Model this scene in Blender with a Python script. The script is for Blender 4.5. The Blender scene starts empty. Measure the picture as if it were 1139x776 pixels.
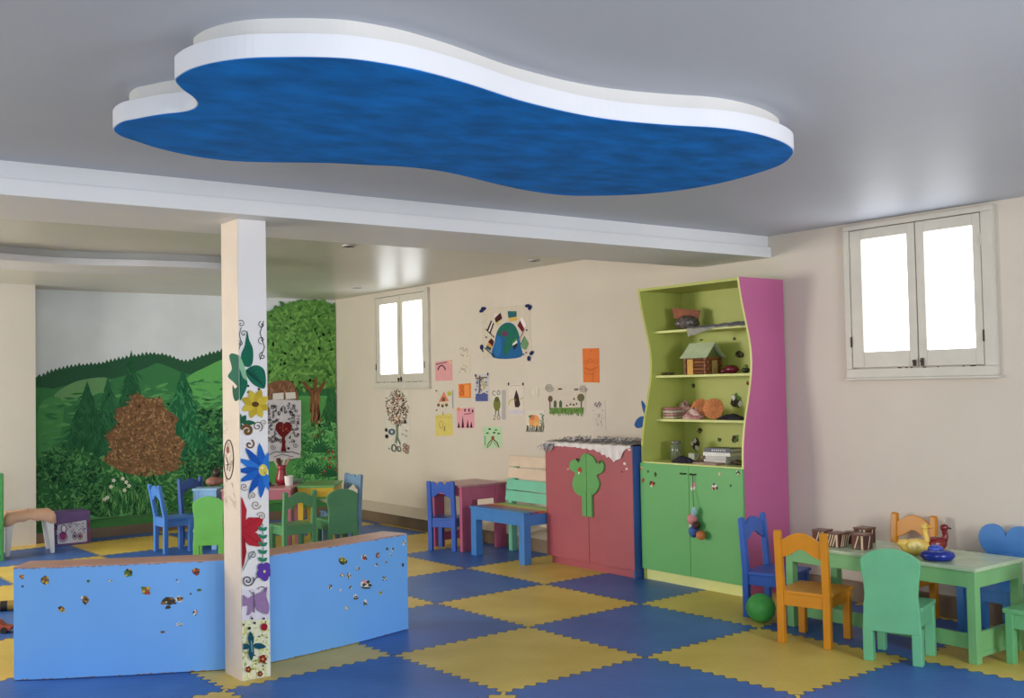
import bpy, bmesh, math, random
import numpy as np
from mathutils import Vector, Matrix
random.seed(7)
S = bpy.context.scene
COL = S.collection
R_ = math.radians

# ------------------------------------------------------------------ camera
F_PX, YAW, PIT, ROLL, CH = 1177.265, 0.646990, 0.0343914, -0.0193591, 1.5
cy_, sy_ = math.cos(YAW), math.sin(YAW)
fw = np.array([sy_*math.cos(PIT), cy_*math.cos(PIT), math.sin(PIT)])
r0 = np.array([cy_, -sy_, 0.0]); u0 = np.cross(r0, fw)
rt = r0*math.cos(ROLL)+u0*math.sin(ROLL); up = -r0*math.sin(ROLL)+u0*math.cos(ROLL)
EYE = np.array([0, 0, CH])
cam = bpy.data.cameras.new('camera'); cam.sensor_width = 36; cam.lens = F_PX/1139*36; cam.clip_start = 0.05
co = bpy.data.objects.new('camera', cam); COL.objects.link(co)
m = Matrix.Identity(4)
for i in range(3):
    m[i][0], m[i][1], m[i][2], m[i][3] = rt[i], up[i], -fw[i], EYE[i]
co.matrix_world = m
S.camera = co
def ray(x, y): return fw+(x-569.5)/F_PX*rt-(y-388)/F_PX*up
def on_z(x, y, z=0.0):
    d = ray(x, y); return EYE+d*((z-CH)/d[2])
def on_x(x, y, X):
    d = ray(x, y); return EYE+d*(X/d[0])
def on_y(x, y, Y):
    d = ray(x, y); return EYE+d*(Y/d[1])

# ------------------------------------------------------------------ light and exposure
S.view_settings.view_transform = 'Standard'; S.view_settings.look = 'None'
S.view_settings.gamma = 1; S.view_settings.exposure = 0.0; S.view_settings.use_curve_mapping = False
w = bpy.data.worlds.new('daylight'); S.world = w; w.use_nodes = True
bg = w.node_tree.nodes['Background']; bg.inputs[0].default_value = (0.66, 0.80, 1.0, 1); bg.inputs[1].default_value = 0.85
def area(name, loc, target, size, power, col):
    l = bpy.data.lights.new(name, 'AREA'); l.shape = 'RECTANGLE'; l.size, l.size_y = size; l.energy = power; l.color = col
    o = bpy.data.objects.new(name, l); COL.objects.link(o); o.location = loc
    o.rotation_euler = (Vector(target)-Vector(loc)).to_track_quat('-Z', 'Y').to_euler()
    return o
area('side_window_light', (-2.8, 5.6, 1.75), (4.5, 5.2, 1.2), (2.2, 1.3), 26, (1.0, 0.92, 0.80))
area('far_side_fill_light', (-2.8, 9.6, 1.7), (4.5, 11.2, 1.0), (2.4, 1.4), 345, (1.0, 0.94, 0.84))  # added fill lamp that brightens the back zone; no known window behind it
area('near_window_light', (3.4, -2.0, 1.7), (2.5, 6.0, 0.9), (1.8, 1.3), 150, (0.93, 0.95, 1.0))
area('rear_window_light', (-1.5, -1.2, 1.7), (2.6, 6.0, 0.8), (1.6, 1.3), 95, (0.88, 0.94, 1.0))

# ------------------------------------------------------------------ materials
def lin(c):
    c = c/255.0
    return c/12.92 if c <= 0.04045 else ((c+0.055)/1.055)**2.4
MATS = {}
def paint(rgb, rough=0.5, var=0.10, scale=9.0, bump=0.0, spec=0.5, metal=0.0, alpha=1.0, stretch=None):
    key = (tuple(rgb), rough, var, scale, bump, spec, metal, alpha, stretch)
    if key in MATS: return MATS[key]
    mt = bpy.data.materials.new('paint_%d_%d_%d' % tuple(int(v) for v in rgb)); mt.use_nodes = True
    nt = mt.node_tree; b = nt.nodes['Principled BSDF']
    c = [lin(v) for v in rgb]
    b.inputs['Roughness'].default_value = rough; b.inputs['Metallic'].default_value = metal
    b.inputs['Specular IOR Level'].default_value = spec
    b.inputs['Alpha'].default_value = alpha
    tc = nt.nodes.new('ShaderNodeTexCoord'); n = nt.nodes.new('ShaderNodeTexNoise')
    n.inputs['Scale'].default_value = scale; n.inputs['Detail'].default_value = 5
    if stretch:
        mp = nt.nodes.new('ShaderNodeMapping'); mp.inputs['Scale'].default_value = stretch
        nt.links.new(tc.outputs['Object'], mp.inputs[0]); nt.links.new(mp.outputs[0], n.inputs['Vector'])
    else:
        nt.links.new(tc.outputs['Object'], n.inputs['Vector'])
    cr = nt.nodes.new('ShaderNodeValToRGB')
    cr.color_ramp.elements[0].position = 0.3; cr.color_ramp.elements[1].position = 0.7
    cr.color_ramp.elements[0].color = (*[v*(1-var) for v in c], 1)
    cr.color_ramp.elements[1].color = (*[min(1, v*(1+var)) for v in c], 1)
    nt.links.new(n.outputs['Fac'], cr.inputs[0]); nt.links.new(cr.outputs[0], b.inputs['Base Color'])
    if bump:
        bp = nt.nodes.new('ShaderNodeBump'); bp.inputs['Strength'].default_value = bump; bp.inputs['Distance'].default_value = 0.01
        nt.links.new(n.outputs['Fac'], bp.inputs['Height']); nt.links.new(bp.outputs[0], b.inputs['Normal'])
    MATS[key] = mt
    return mt
def wood_paint(rgb, rough=0.38): return paint(rgb, rough, 0.07, 6.0, 0.06, 0.5)
def ink(rgb): return paint(rgb, 0.75, 0.06, 40.0, 0.0, 0.2)

def tile_material():
    mt = bpy.data.materials.new('foam_tiles'); mt.use_nodes = True; nt = mt.node_tree
    N = nt.nodes; L = nt.links; b = N['Principled BSDF']
    def math_(op, a, c=None, v=None):
        n = N.new('ShaderNodeMath'); n.operation = op
        for i, q in enumerate((a, c)):
            if q is None: continue
            if isinstance(q, (int, float)): n.inputs[i].default_value = q
            else: L.new(q, n.inputs[i])
        return n.outputs[0]
    tc = N.new('ShaderNodeTexCoord'); mp = N.new('ShaderNodeMapping'); mp.vector_type = 'TEXTURE'
    mp.inputs['Location'].default_value = (4.0529, 5.2513, 0); mp.inputs['Rotation'].default_value = (0, 0, 0.03786)
    mp.inputs['Scale'].default_value = (0.99385, 0.99385, 1)
    L.new(tc.outputs['Object'], mp.inputs[0])
    sp = N.new('ShaderNodeSeparateXYZ'); L.new(mp.outputs[0], sp.inputs[0])
    u, v = sp.outputs[0], sp.outputs[1]
    def tooth(q):   # trapezoid interlocking wave
        t = math_('PINGPONG', math_('MULTIPLY', q, 26.0), 1.0)
        t = math_('MULTIPLY', math_('SUBTRACT', t, 0.5), 4.0)
        return math_('MULTIPLY', math_('MAXIMUM', math_('MINIMUM', t, 1.0), -1.0), 0.015)
    uu = math_('ADD', u, tooth(v)); vv = math_('ADD', v, tooth(u))
    par = math_('FLOORED_MODULO', math_('ADD', math_('FLOOR', uu), math_('FLOOR', vv)), 2.0)
    par = math_('GREATER_THAN', par, 0.5)
    du = math_('PINGPONG', uu, 0.5); dv = math_('PINGPONG', vv, 0.5)
    seam = math_('LESS_THAN', math_('MINIMUM', du, dv), 0.004)
    n1 = N.new('ShaderNodeTexNoise'); n1.inputs['Scale'].default_value = 2.3; n1.inputs['Detail'].default_value = 6
    n2 = N.new('ShaderNodeTexNoise'); n2.inputs['Scale'].default_value = 60; n2.inputs['Detail'].default_value = 3
    L.new(tc.outputs['Object'], n1.inputs['Vector']); L.new(tc.outputs['Object'], n2.inputs['Vector'])
    def ramp(a, c, fac):
        r = N.new('ShaderNodeValToRGB'); r.color_ramp.elements[0].position = .3; r.color_ramp.elements[1].position = .72
        r.color_ramp.elements[0].color = (*[lin(x) for x in a], 1); r.color_ramp.elements[1].color = (*[lin(x) for x in c], 1)
        L.new(fac, r.inputs[0]); return r.outputs[0]
    fac = math_('ADD', math_('MULTIPLY', n1.outputs['Fac'], 0.75), math_('MULTIPLY', n2.outputs['Fac'], 0.25))
    yel = ramp((204, 174, 74), (230, 204, 108), fac); blu = ramp((52, 96, 166), (72, 118, 192), fac)
    mx = N.new('ShaderNodeMix'); mx.data_type = 'RGBA'
    L.new(par, mx.inputs[0]); L.new(yel, mx.inputs[6]); L.new(blu, mx.inputs[7])
    m2 = N.new('ShaderNodeMix'); m2.data_type = 'RGBA'; L.new(seam, m2.inputs[0]); L.new(mx.outputs[2], m2.inputs[6])
    m2.inputs[7].default_value = (0.03, 0.03, 0.03, 1)
    L.new(m2.outputs[2], b.inputs['Base Color'])
    b.inputs['Roughness'].default_value = 0.42; b.inputs['Specular IOR Level'].default_value = 0.35
    wv = N.new('ShaderNodeTexWave'); wv.inputs['Scale'].default_value = 16; wv.inputs['Distortion'].default_value = 0.4
    wv.bands_direction = 'DIAGONAL'
    L.new(tc.outputs['Object'], wv.inputs['Vector'])
    bp = N.new('ShaderNodeBump'); bp.inputs['Strength'].default_value = 0.25; bp.inputs['Distance'].default_value = 0.004
    L.new(math_('SUBTRACT', wv.outputs['Fac'], math_('MULTIPLY', seam, 2.0)), bp.inputs['Height']); L.new(bp.outputs[0], b.inputs['Normal'])
    return mt

# ------------------------------------------------------------------ mesh builder
class MB:
    def __init__(s): s.v = []; s.f = []; s.fm = []; s.mats = []
    def mi(s, mat):
        if mat not in s.mats: s.mats.append(mat)
        return s.mats.index(mat)
    def add(s, vs, fs, mat):
        k = len(s.v); s.v += [tuple(map(float, p)) for p in vs]; i = s.mi(mat)
        for f in fs: s.f.append([a+k for a in f]); s.fm.append(i)
    def box(s, a, b, mat):
        (x0, y0, z0), (x1, y1, z1) = a, b
        vs = [(x0,y0,z0),(x1,y0,z0),(x1,y1,z0),(x0,y1,z0),(x0,y0,z1),(x1,y0,z1),(x1,y1,z1),(x0,y1,z1)]
        s.add(vs, [(3,2,1,0),(4,5,6,7),(0,1,5,4),(1,2,6,5),(2,3,7,6),(3,0,4,7)], mat)
    def prism(s, outline, t0, t1, axis, mat, side=None):
        # outline (a,b); axis 'y': (a, t, b)   'x': (t, a, b)   'z': (a, b, t)
        fn = {'y': lambda a, b, t: (a, t, b), 'x': lambda a, b, t: (t, a, b), 'z': lambda a, b, t: (a, b, t)}[axis]
        n = len(outline)
        vs = [fn(a, b, t0) for a, b in outline]+[fn(a, b, t1) for a, b in outline]
        s.add(vs, [list(range(n)), list(range(2*n-1, n-1, -1))], mat)
        k = len(s.v)-2*n; i = s.mi(side or mat)
        for j in range(n):
            q = (j+1) % n; s.f.append([k+q, k+j, k+n+j, k+n+q]); s.fm.append(i)
    def tube(s, pts, r, mat, n=8, cap=True):
        pts = [Vector(p) for p in pts]; rs = r if isinstance(r, (list, tuple)) else [r]*len(pts)
        vs = []; fs = []
        for i, p in enumerate(pts):
            t = (pts[min(i+1, len(pts)-1)]-pts[max(i-1, 0)]).normalized()
            a = t.orthogonal().normalized() if i == 0 else (a-t*a.dot(t)).normalized()
            c = t.cross(a)
            for k in range(n):
                g = 2*math.pi*k/n; vs.append(p+(a*math.cos(g)+c*math.sin(g))*rs[i])
        for i in range(len(pts)-1):
            for k in range(n):
                q = (k+1) % n; fs.append((i*n+k, i*n+q, (i+1)*n+q, (i+1)*n+k))
        if cap: fs += [list(range(n-1, -1, -1)), list(range((len(pts)-1)*n, len(pts)*n))]
        s.add(vs, fs, mat)
    def lathe(s, prof, c, mat, n=24, sc=(1, 1)):
        vs = []; fs = []
        for r, z in prof:
            for k in range(n):
                g = 2*math.pi*k/n; vs.append((c[0]+r*sc[0]*math.cos(g), c[1]+r*sc[1]*math.sin(g), c[2]+z))
        for i in range(len(prof)-1):
            for k in range(n):
                q = (k+1) % n; fs.append((i*n+k, i*n+q, (i+1)*n+q, (i+1)*n+k))
        fs += [list(range(n-1, -1, -1)), list(range((len(prof)-1)*n, len(prof)*n))]
        s.add(vs, fs, mat)
    def ball(s, c, r, mat, n=16, lump=0.0, seed=0):
        rx, ry, rz = r if isinstance(r, (tuple, list)) else (r, r, r)
        rnd = random.Random(seed); vs = []; fs = []; m_ = n//2
        for i in range(m_+1):
            th = math.pi*i/m_
            for k in range(n):
                g = 2*math.pi*k/n; q = 1+lump*rnd.uniform(-1, 1)
                vs.append((c[0]+rx*q*math.sin(th)*math.cos(g), c[1]+ry*q*math.sin(th)*math.sin(g), c[2]+rz*(1+(lump*rnd.uniform(-1,1) if 0<i<m_ else 0))*math.cos(th)))
        for i in range(m_):
            for k in range(n):
                q = (k+1) % n; fs.append((i*n+k, (i+1)*n+k, (i+1)*n+q, i*n+q))
        s.add(vs, fs, mat)
    def build(s, name, parent=None, bevel=0.0, seg=2, smooth=False, recenter=True, weld=False):
        me = bpy.data.meshes.new(name); o = bpy.data.objects.new(name, me); COL.objects.link(o)
        vs = s.v; off = (0, 0, 0)
        if parent is None and recenter and vs:
            a = np.array(vs); off = ((a[:,0].min()+a[:,0].max())/2, (a[:,1].min()+a[:,1].max())/2, a[:,2].min())
            vs = [(p[0]-off[0], p[1]-off[1], p[2]-off[2]) for p in vs]
        me.from_pydata(vs, [], s.f)
        for mt in s.mats: me.materials.append(mt)
        me.polygons.foreach_set('material_index', s.fm)
        bm = bmesh.new(); bm.from_mesh(me)
        if weld: bmesh.ops.remove_doubles(bm, verts=bm.verts, dist=1e-5)
        if s.closed: bmesh.ops.recalc_face_normals(bm, faces=bm.faces)
        if bevel:
            es = [e for e in bm.edges if len(e.link_faces) == 2 and e.calc_face_angle(0) > 0.6]
            bmesh.ops.bevel(bm, geom=es, offset=bevel, segments=seg, profile=0.6, affect='EDGES', clamp_overlap=True)
        bm.to_mesh(me); bm.free()
        if smooth:
            me.polygons.foreach_set('use_smooth', [True]*len(me.polygons))
        o.location = off
        if parent: o.parent = parent
        return o
    closed = True
def tag(o, label, cat, group=None, kind=None):
    o['label'] = label; o['category'] = cat
    if group: o['group'] = group
    if kind: o['kind'] = kind
    return o
def thing(name, label, cat, loc=(0, 0, 0), rz=0, group=None):
    o = bpy.data.objects.new(name, None); COL.objects.link(o); o.location = loc; o.rotation_euler = (0, 0, rz)
    o.empty_display_size = 0.1
    return tag(o, label, cat, group)
def struct(o, label=None):
    o['kind'] = 'structure'
    if label: o['label'] = label
    return o
def one(name, fn, parent=None, **k):
    b = MB(); fn(b); return b.build(name, parent, **k)
def smooth_loop(pts, n=6, closed=True):
    out = []; L = len(pts)
    rng = range(L) if closed else range(L-1)
    for i in rng:
        if closed: p = [np.array(pts[(i+k) % L], float) for k in (-1, 0, 1, 2)]
        else: p = [np.array(pts[min(max(i+k, 0), L-1)], float) for k in (-1, 0, 1, 2)]
        for j in range(n):
            t = j/n
            out.append(tuple(0.5*((2*p[1])+(-p[0]+p[2])*t+(2*p[0]-5*p[1]+4*p[2]-p[3])*t*t+(-p[0]+3*p[1]-3*p[2]+p[3])*t**3)))
    if not closed: out.append(tuple(pts[-1]))
    return out

# ------------------------------------------------------------------ structure
XW, YB, ZC, ZB = 6.2, 11.85, 2.56, 2.61
WALL = paint((214, 203, 188), 0.6, 0.03, 1.5, 0.03, 0.3)
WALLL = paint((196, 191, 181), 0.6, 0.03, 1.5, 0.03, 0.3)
WHITE = paint((226, 226, 226), 0.5, 0.02, 2, 0.02, 0.3)
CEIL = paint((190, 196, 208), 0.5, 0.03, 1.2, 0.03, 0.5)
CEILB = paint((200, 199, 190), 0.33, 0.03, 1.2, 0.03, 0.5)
PLIN = paint((128, 108, 86), 0.55, 0.12, 5, 0.05)
b = MB(); b.box((-4.5, -2.5, -0.1), (6.6, 12.3, 0), tile_material())
struct(b.build('floor', recenter=False), 'floor of interlocking blue and mustard foam tiles')
struct(one('wall_right', lambda b: b.box((XW, -2.5, 0), (XW+0.2, 12.2, ZB), WALL)), 'cream wall with two high windows')
struct(one('wall_back', lambda b: b.box((2.2, YB, 0), (XW+0.2, YB+0.2, ZB), WALL)), 'back wall carrying the forest mural')
struct(one('wall_left', lambda b: b.box((-4.5, 11.43, 0), (2.6, YB+0.2, ZB), WALLL)), 'cream wall left of the mural')
struct(one('ceiling', lambda b: (b.box((-4.5, -2.5, ZC), (6.4, 5.3, ZC+0.15), CEIL), b.box((-4.5, 5.7, ZB), (6.4, 12.2, ZB+0.15), CEILB)), recenter=False), 'white ceiling')
def beam(b):
    def ln(X, Y): return Y-0.022*(X-1)
    def slab(y0, y1, z0, z1):
        vs = [(X, ln(X, y), z) for z in (z0, z1) for X, y in ((-4.5, y0), (XW, y0), (XW, y1), (-4.5, y1))]
        b.add(vs, [(3,2,1,0),(4,5,6,7),(0,1,5,4),(1,2,6,5),(2,3,7,6),(3,0,4,7)], WHITE)
    slab(5.140, 5.86, 2.40, 2.478); slab(5.165, 5.88, 2.478, ZB)
struct(one('ceiling_beam', beam, bevel=0.004), 'white stepped beam across the ceiling')
def base_r(b):
    b.prism([(XW, 0), (5.93, 0), (5.92, 0.12), (5.94, 0.125), (XW, 0.175)], 6.98, YB, 'y', PLIN)
    b.fm[-1] = b.mi(WALL)
    # the ledge top is painted like the wall
    for i, f in enumerate(b.f):
        if all(b.v[k][2] > 0.119 for k in f): b.fm[i] = b.mi(WALL)
    b.box((XW-0.05, -2.5, 0), (XW, 4.90, 0.13), PLIN)
struct(one('baseboard_right', base_r), 'brown baseboard ledge under cream wall')
def base_b(b):
    b.prism([(YB, 0), (11.46, 0), (11.46, 0.10), (11.48, 0.105), (YB, 0.15)], 2.6, 5.93, 'x', PLIN)
    g = paint((70, 135, 78), 0.6, 0.1, 6)
    for i, f in enumerate(b.f):
        if all(b.v[k][2] > 0.099 for k in f): b.fm[i] = b.mi(g)
struct(one('baseboard_back', base_b), 'brown baseboard ledge under the mural, its top painted green')

# windows ----------------------------------------------------------
WIN = paint((205, 199, 186), 0.45, 0.05, 7, 0.05)
def glow(name, col, st):
    mt = bpy.data.materials.new(name); mt.use_nodes = True; b_ = mt.node_tree.nodes['Principled BSDF']
    b_.inputs['Base Color'].default_value = (0.9, 0.9, 0.9, 1); b_.inputs['Emission Color'].default_value = (*col, 1); b_.inputs['Emission Strength'].default_value = st
    return mt
PANE = glow('bright_frosted_pane', (0.93, 0.97, 1.0), 2.6)
RUST = paint((70, 52, 40), 0.7, 0.2, 30)
def window(name, y0, y1, z0, z1, panes):
    root = bpy.data.objects.new(name, None); COL.objects.link(root); root['kind'] = 'structure'; root.location = (XW, (y0+y1)/2, z0)
    oy, oz = (y0+y1)/2, z0
    def P(y, z): return (y-oy, z-oz)
    def fr(b):
        t = 0.075
        def bar(ya, yb, za, zb, d0, d1): b.box((-d1, ya-oy, za-oz), (-d0, yb-oy, zb-oz), WIN)
        bar(y0, y1, z0, z0+t*0.8, 0, 0.035); bar(y0, y1, z1-0.035, z1, 0, 0.035)
        bar(y0, y0+t, z0+t*.8, z1-0.035, 0, 0.035); bar(y1-t*0.6, y1, z0+t*.8, z1-0.035, 0, 0.035)
        bar(y0-.012, y1+.012, z0-.016, z0, 0, .045)
    one('window_frame', fr, root, bevel=0.004)
    ym = (panes[0][1]+panes[1][0])/2
    for k, (pa, pb, za, zb) in enumerate(panes):
        ya, yb = (y0+0.08, ym-0.004) if k == 0 else (ym+0.004, y1-0.05)
        zl, zh = z0+0.068, z1-0.04
        def sash(b):
            for q in ((ya, pa, zl, zh), (pb, yb, zl, zh), (pa, pb, zl, za), (pa, pb, zb, zh)):
                b.box((-0.030, q[0]-oy, q[2]-oz), (-0.002, q[1]-oy, q[3]-oz), WIN)
        s_ = one('sash', sash, root, bevel=0.003)
        one('pane', lambda b: b.box((-0.010, pa-oy-.004, za-oz-.004), (-0.004, pb-oy+.004, zb-oz+.004), PANE), s_)
        for zz in (zl+0.14, zh-0.2):
            ye = ya-0.004 if k == 0 else yb+0.004
            one('hinge', lambda b: b.tube([(-0.036, ye-oy, zz-oz), (-0.036, ye-oy, zz-oz+0.07)], 0.006, RUST if zz < 2 else WIN, 8), s_)
    def lat(b):
        for q, s1 in ((-0.03, 0.05), (0.025, 0.04)):
            b.box((-0.045, ym+q-0.008-oy, z0+0.07-oz), (-0.028, ym+q+0.008-oy, z0+0.07+s1-oz), RUST)
            b.ball((-0.045, ym+q-oy, z0+0.10-oz), 0.011, RUST, 8)
        for i in range(10):
            yy = y0+0.1+(y1-y0-.2)*random.random(); b.box((-0.0365, yy-oy, z0+.058-oz), (-0.034, yy+random.uniform(.006,.03)-oy, z0+.065-oz), RUST)
    one('latch', lat, root)
    return root
struct(window('window_1', 3.325, 4.385, 1.505, 2.54, [(3.457, 3.783, 1.675, 2.43), (3.907, 4.247, 1.678, 2.435)]), 'white two-leaf window right of the tall cabinet')
struct(window('window_2', 9.664, 10.84, 1.50, 2.58, [(9.79, 10.2, 1.656, 2.458), (10.32, 10.711, 1.656, 2.461)]), 'white two-leaf window near the mural corner')

# ------------------------------------------------------------------ flat painting helper
class Art:
    """flat polygons laid on a plane; px -> plane point, then a tiny offset per layer."""
    def __init__(s, hit, normal, step=0.0004, start=0.0, clip=None):
        s.hit = hit; s.n = np.array(normal, float); s.b = MB(); s.b.closed = False; s.k = start; s.step = step; s.clip = clip
    def poly(s, pts, rgb, mat=None):
        P3 = [np.array(s.hit(*p)) for p in pts]
        if s.clip: P3 = s.clip(P3)
        if len(P3) < 3: return
        s.k += s.step
        nn = np.zeros(3)
        for i in range(len(P3)): nn += np.cross(P3[i], P3[(i+1) % len(P3)])
        if nn@s.n < 0: P3 = P3[::-1]
        s.b.add([p+s.n*s.k for p in P3], [list(range(len(P3)))], mat or ink(rgb))
    def same(s): s.k -= s.step*0.85
    def rect(s, x0, y0, x1, y1, rgb, mat=None): s.poly([(x0, y0), (x1, y0), (x1, y1), (x0, y1)], rgb, mat)
    def ell(s, cx, cy, rx, ry, rgb, n=18, a=0):
        s.poly([(cx+rx*math.cos(t)*math.cos(a)-ry*math.sin(t)*math.sin(a), cy+rx*math.cos(t)*math.sin(a)+ry*math.sin(t)*math.cos(a)) for t in [2*math.pi*i/n for i in range(n)]], rgb)
    def stroke(s, pts, wd, rgb):
        s.k += s.step
        for i in range(len(pts)-1):
            a, b = np.array(pts[i], float), np.array(pts[i+1], float); d = b-a; L = np.hypot(*d)
            if L < 1e-6: continue
            nrm = np.array([-d[1], d[0]])/L*wd/2; e = d/L*wd*0.3
            s.poly([a+nrm-e, b+nrm+e, b-nrm+e, a-nrm-e], rgb); s.k -= s.step*0.98
    def ring(s, cx, cy, rx, ry, wd, rgb, a0=0, a1=360, n=20):
        s.stroke([(cx+rx*math.cos(R_(a0+(a1-a0)*i/n)), cy+ry*math.sin(R_(a0+(a1-a0)*i/n))) for i in range(n+1)], wd, rgb)
    def spiral(s, cx, cy, r, turns, wd, rgb, a0=0, sgn=1, n=28):
        s.stroke([(cx+r*(1-i/n*0.9)*math.cos(R_(a0)+sgn*2*math.pi*turns*i/n), cy+r*(1-i/n*0.9)*math.sin(R_(a0)+sgn*2*math.pi*turns*i/n)) for i in range(n+1)], wd, rgb)
    def leaf(s, x, y, L, wd, ang, rgb):
        c, d = math.cos(R_(ang)), math.sin(R_(ang))
        pr = [(0, 0), (.25, .8), (.55, 1), (.85, .5), (1, 0), (.85, -.5), (.55, -1), (.25, -.8)]
        s.poly([(x+p*L*c-q*wd/2*d, y+p*L*d+q*wd/2*c) for p, q in pr], rgb)
    def scatter(s, region, n, cols, L, wd, ang=(0, 360), seed=1):
        rnd = random.Random(seed); xs = [p[0] for p in region]; ys = [p[1] for p in region]; k0 = s.k; c = 0
        while c < n:
            x, y = rnd.uniform(min(xs), max(xs)), rnd.uniform(min(ys), max(ys))
            ins = False; j = len(region)-1
            for i in range(len(region)):
                if (region[i][1] > y) != (region[j][1] > y) and x < (region[j][0]-region[i][0])*(y-region[i][1])/(region[j][1]-region[i][1])+region[i][0]: ins = not ins
                j = i
            c += 1
            if not ins: continue
            s.k = k0+s.step*0.5*(c % 16)
            s.leaf(x, y, rnd.uniform(*L), rnd.uniform(*wd), rnd.uniform(*ang), rnd.choice(cols))
        s.k = k0+8.5*s.step
def clip_axis(ax, lo, hi):
    def f(P):
        for sg, lim in ((1, lo), (-1, hi)):
            out = []
            for i in range(len(P)):
                a, b = P[i-1], P[i]; da, db = sg*(a[ax]-lim), sg*(b[ax]-lim)
                if (da >= 0) != (db >= 0): out.append(a+(b-a)*(da/(da-db)))
                if db >= 0: out.append(b)
            P = out
            if not P: return []
        return P
    return f

# ------------------------------------------------------------------ mural on the back wall
ZL = 0.155
def clip_mural(P):
    for ax, lo, hi in ((0, 2.6, 6.185), (2, ZL, 2.605)): P = clip_axis(ax, lo, hi)(P) if P else []
    return P
A = Art(lambda x, y: on_y(x, y, YB), (0, -1, 0), 0.0001, 0.0006, clip_mural)
A.poly([(20, 300), (390, 300), (390, 610), (20, 610)], 0, paint((224, 231, 233), 0.7, 0.08, 1.6, 0, 0.2))
ridge = [(20, 424), (41, 419)]
x = 44.0; ctrl = [(41, 419), (60, 411), (85, 406), (110, 404), (140, 397), (165, 393), (180, 394), (205, 402), (225, 395), (247, 389), (300, 380), (390, 372)]
def rid(x):
    for (a, ya), (b_, yb) in zip(ctrl, ctrl[1:]):
        if a <= x <= b_: return ya+(yb-ya)*(x-a)/(b_-a)
    return 380
while x < 385: ridge += [(x, rid(x)-random.uniform(1, 3)), (x+2.2, rid(x)+1)]; x += 4.4
A.poly(ridge+[(390, 610), (20, 610)], (46, 94, 66))
G1, G2, G3, G4 = (62, 128, 78), (83, 153, 92), (107, 175, 103), (44, 98, 65)
A.poly(smooth_loop([(20, 446), (60, 432), (95, 424), (130, 420), (165, 408), (178, 404), (215, 417), (247, 402), (300, 395), (390, 390), (390, 610), (20, 610)], 3), G1)
A.poly(smooth_loop([(60, 440), (85, 424), (120, 420), (116, 434), (80, 446)], 5), (112, 162, 107))
A.poly(smooth_loop([(205, 424), (225, 410), (260, 402), (262, 470), (236, 460), (214, 440)], 5), (103, 182, 98))
A.poly(smooth_loop([(44, 450), (70, 446), (64, 500), (48, 530), (42, 500)], 5), (78, 148, 85))
A.scatter([(41, 440), (247, 420), (247, 520), (41, 520)], 420, [(71, 141, 83), (58, 121, 74), (85, 155, 92), (98, 168, 98)], (8, 20), (1.5, 3.5), (-25, 15), 3)
def pine(ax, ay, bx0, bx1, by, col, cols, seed):
    pts = [(ax, ay)]; n = 9; R = []
    for i in range(1, n+1):
        t = i/n; wx = (bx1-ax)*t
        R += [(ax+wx, ay+(by-ay)*t), (ax+wx*0.78, ay+(by-ay)*t-1)]
    Lf = []
    for i in range(1, n+1):
        t = i/n; wx = (bx0-ax)*t
        Lf += [(ax+wx, ay+(by-ay)*t), (ax+wx*0.78, ay+(by-ay)*t-1)]
    reg = pts+R+Lf[::-1]
    A.poly(reg, col)
    A.scatter([(ax, ay), (bx1, by), (bx0, by)], int((by-ay)*4), cols, (6, 13), (1, 2.2), (40, 140), seed)
pine(146, 389, 118, 172, 500, (40, 98, 62), [(35, 89, 58), (51, 114, 71)], 5)
pine(120, 417, 98, 140, 500, (46, 107, 69), [(37, 94, 60), (55, 119, 76)], 6)
pine(97, 424, 64, 126, 508, (42, 103, 65), [(35, 89, 55), (53, 116, 74)], 7)
pine(203, 409, 170, 242, 512, (37, 107, 69), [(31, 92, 60), (55, 135, 85), (71, 150, 96)], 8)
# russet autumn shrub on the meadow
sh = smooth_loop([(120, 526), (112, 512), (124, 500), (118, 484), (130, 474), (128, 456), (142, 450), (150, 438), (164, 444), (178, 442), (184, 456), (197, 464), (193, 480), (205, 492), (198, 508), (207, 522), (190, 536), (160, 534)], 5)
A.poly(sh, (128, 94, 66)); A.scatter(sh, 2200, [(142, 104, 72), (116, 84, 58), (158, 120, 84), (132, 98, 62), (176, 138, 98), (104, 84, 54)], (2.5, 5.5), (1.2, 2.4), (0, 360), 9)
low = smooth_loop([(41, 512), (90, 500), (130, 522), (165, 530), (205, 520), (247, 505), (247, 574), (41, 574)], 4)
A.poly(low, (55, 114, 65)); A.scatter(low, 1500, [(46, 101, 60), (69, 135, 74), (92, 159, 87), (37, 85, 53), (112, 173, 105)], (4, 10), (1.2, 3), (0, 360), 10)
for cx, cyy in ((92, 535), (112, 556), (66, 520), (160, 556), (220, 520), (240, 470), (238, 510)):
    A.scatter(smooth_loop([(cx-22, cyy+4), (cx-8, cyy-16), (cx+14, cyy-14), (cx+22, cyy+8), (cx, cyy+18)], 4), 220, [(33, 78, 51), (44, 103, 65), (83, 148, 85)], (4, 8), (1.5, 3), (0, 360), int(cx))
A.scatter([(112, 540), (178, 540), (178, 572), (112, 572)], 260, [(71, 139, 78), (128, 184, 112), (53, 112, 65)], (8, 16), (0.8, 1.4), (70, 110), 11)
for fx, fy in ((123, 541), (126, 534), (136, 532), (140, 536), (143, 540), (119, 553), (116, 555), (138, 545)):
    for a in range(0, 360, 72): A.leaf(fx, fy, 2.6, 1.6, a, (236, 240, 226)); A.same()
    A.ell(fx, fy, .8, .8, (220, 200, 90), 8)
A.poly([(30, 571), (100, 575), (247, 572), (390, 540), (390, 620), (30, 620)], (92, 168, 98))
A.scatter([(41, 572), (247, 574), (247, 590), (41, 594)], 160, [(78, 150, 87), (107, 182, 110)], (8, 20), (1.5, 3), (-10, 10), 12)
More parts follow.
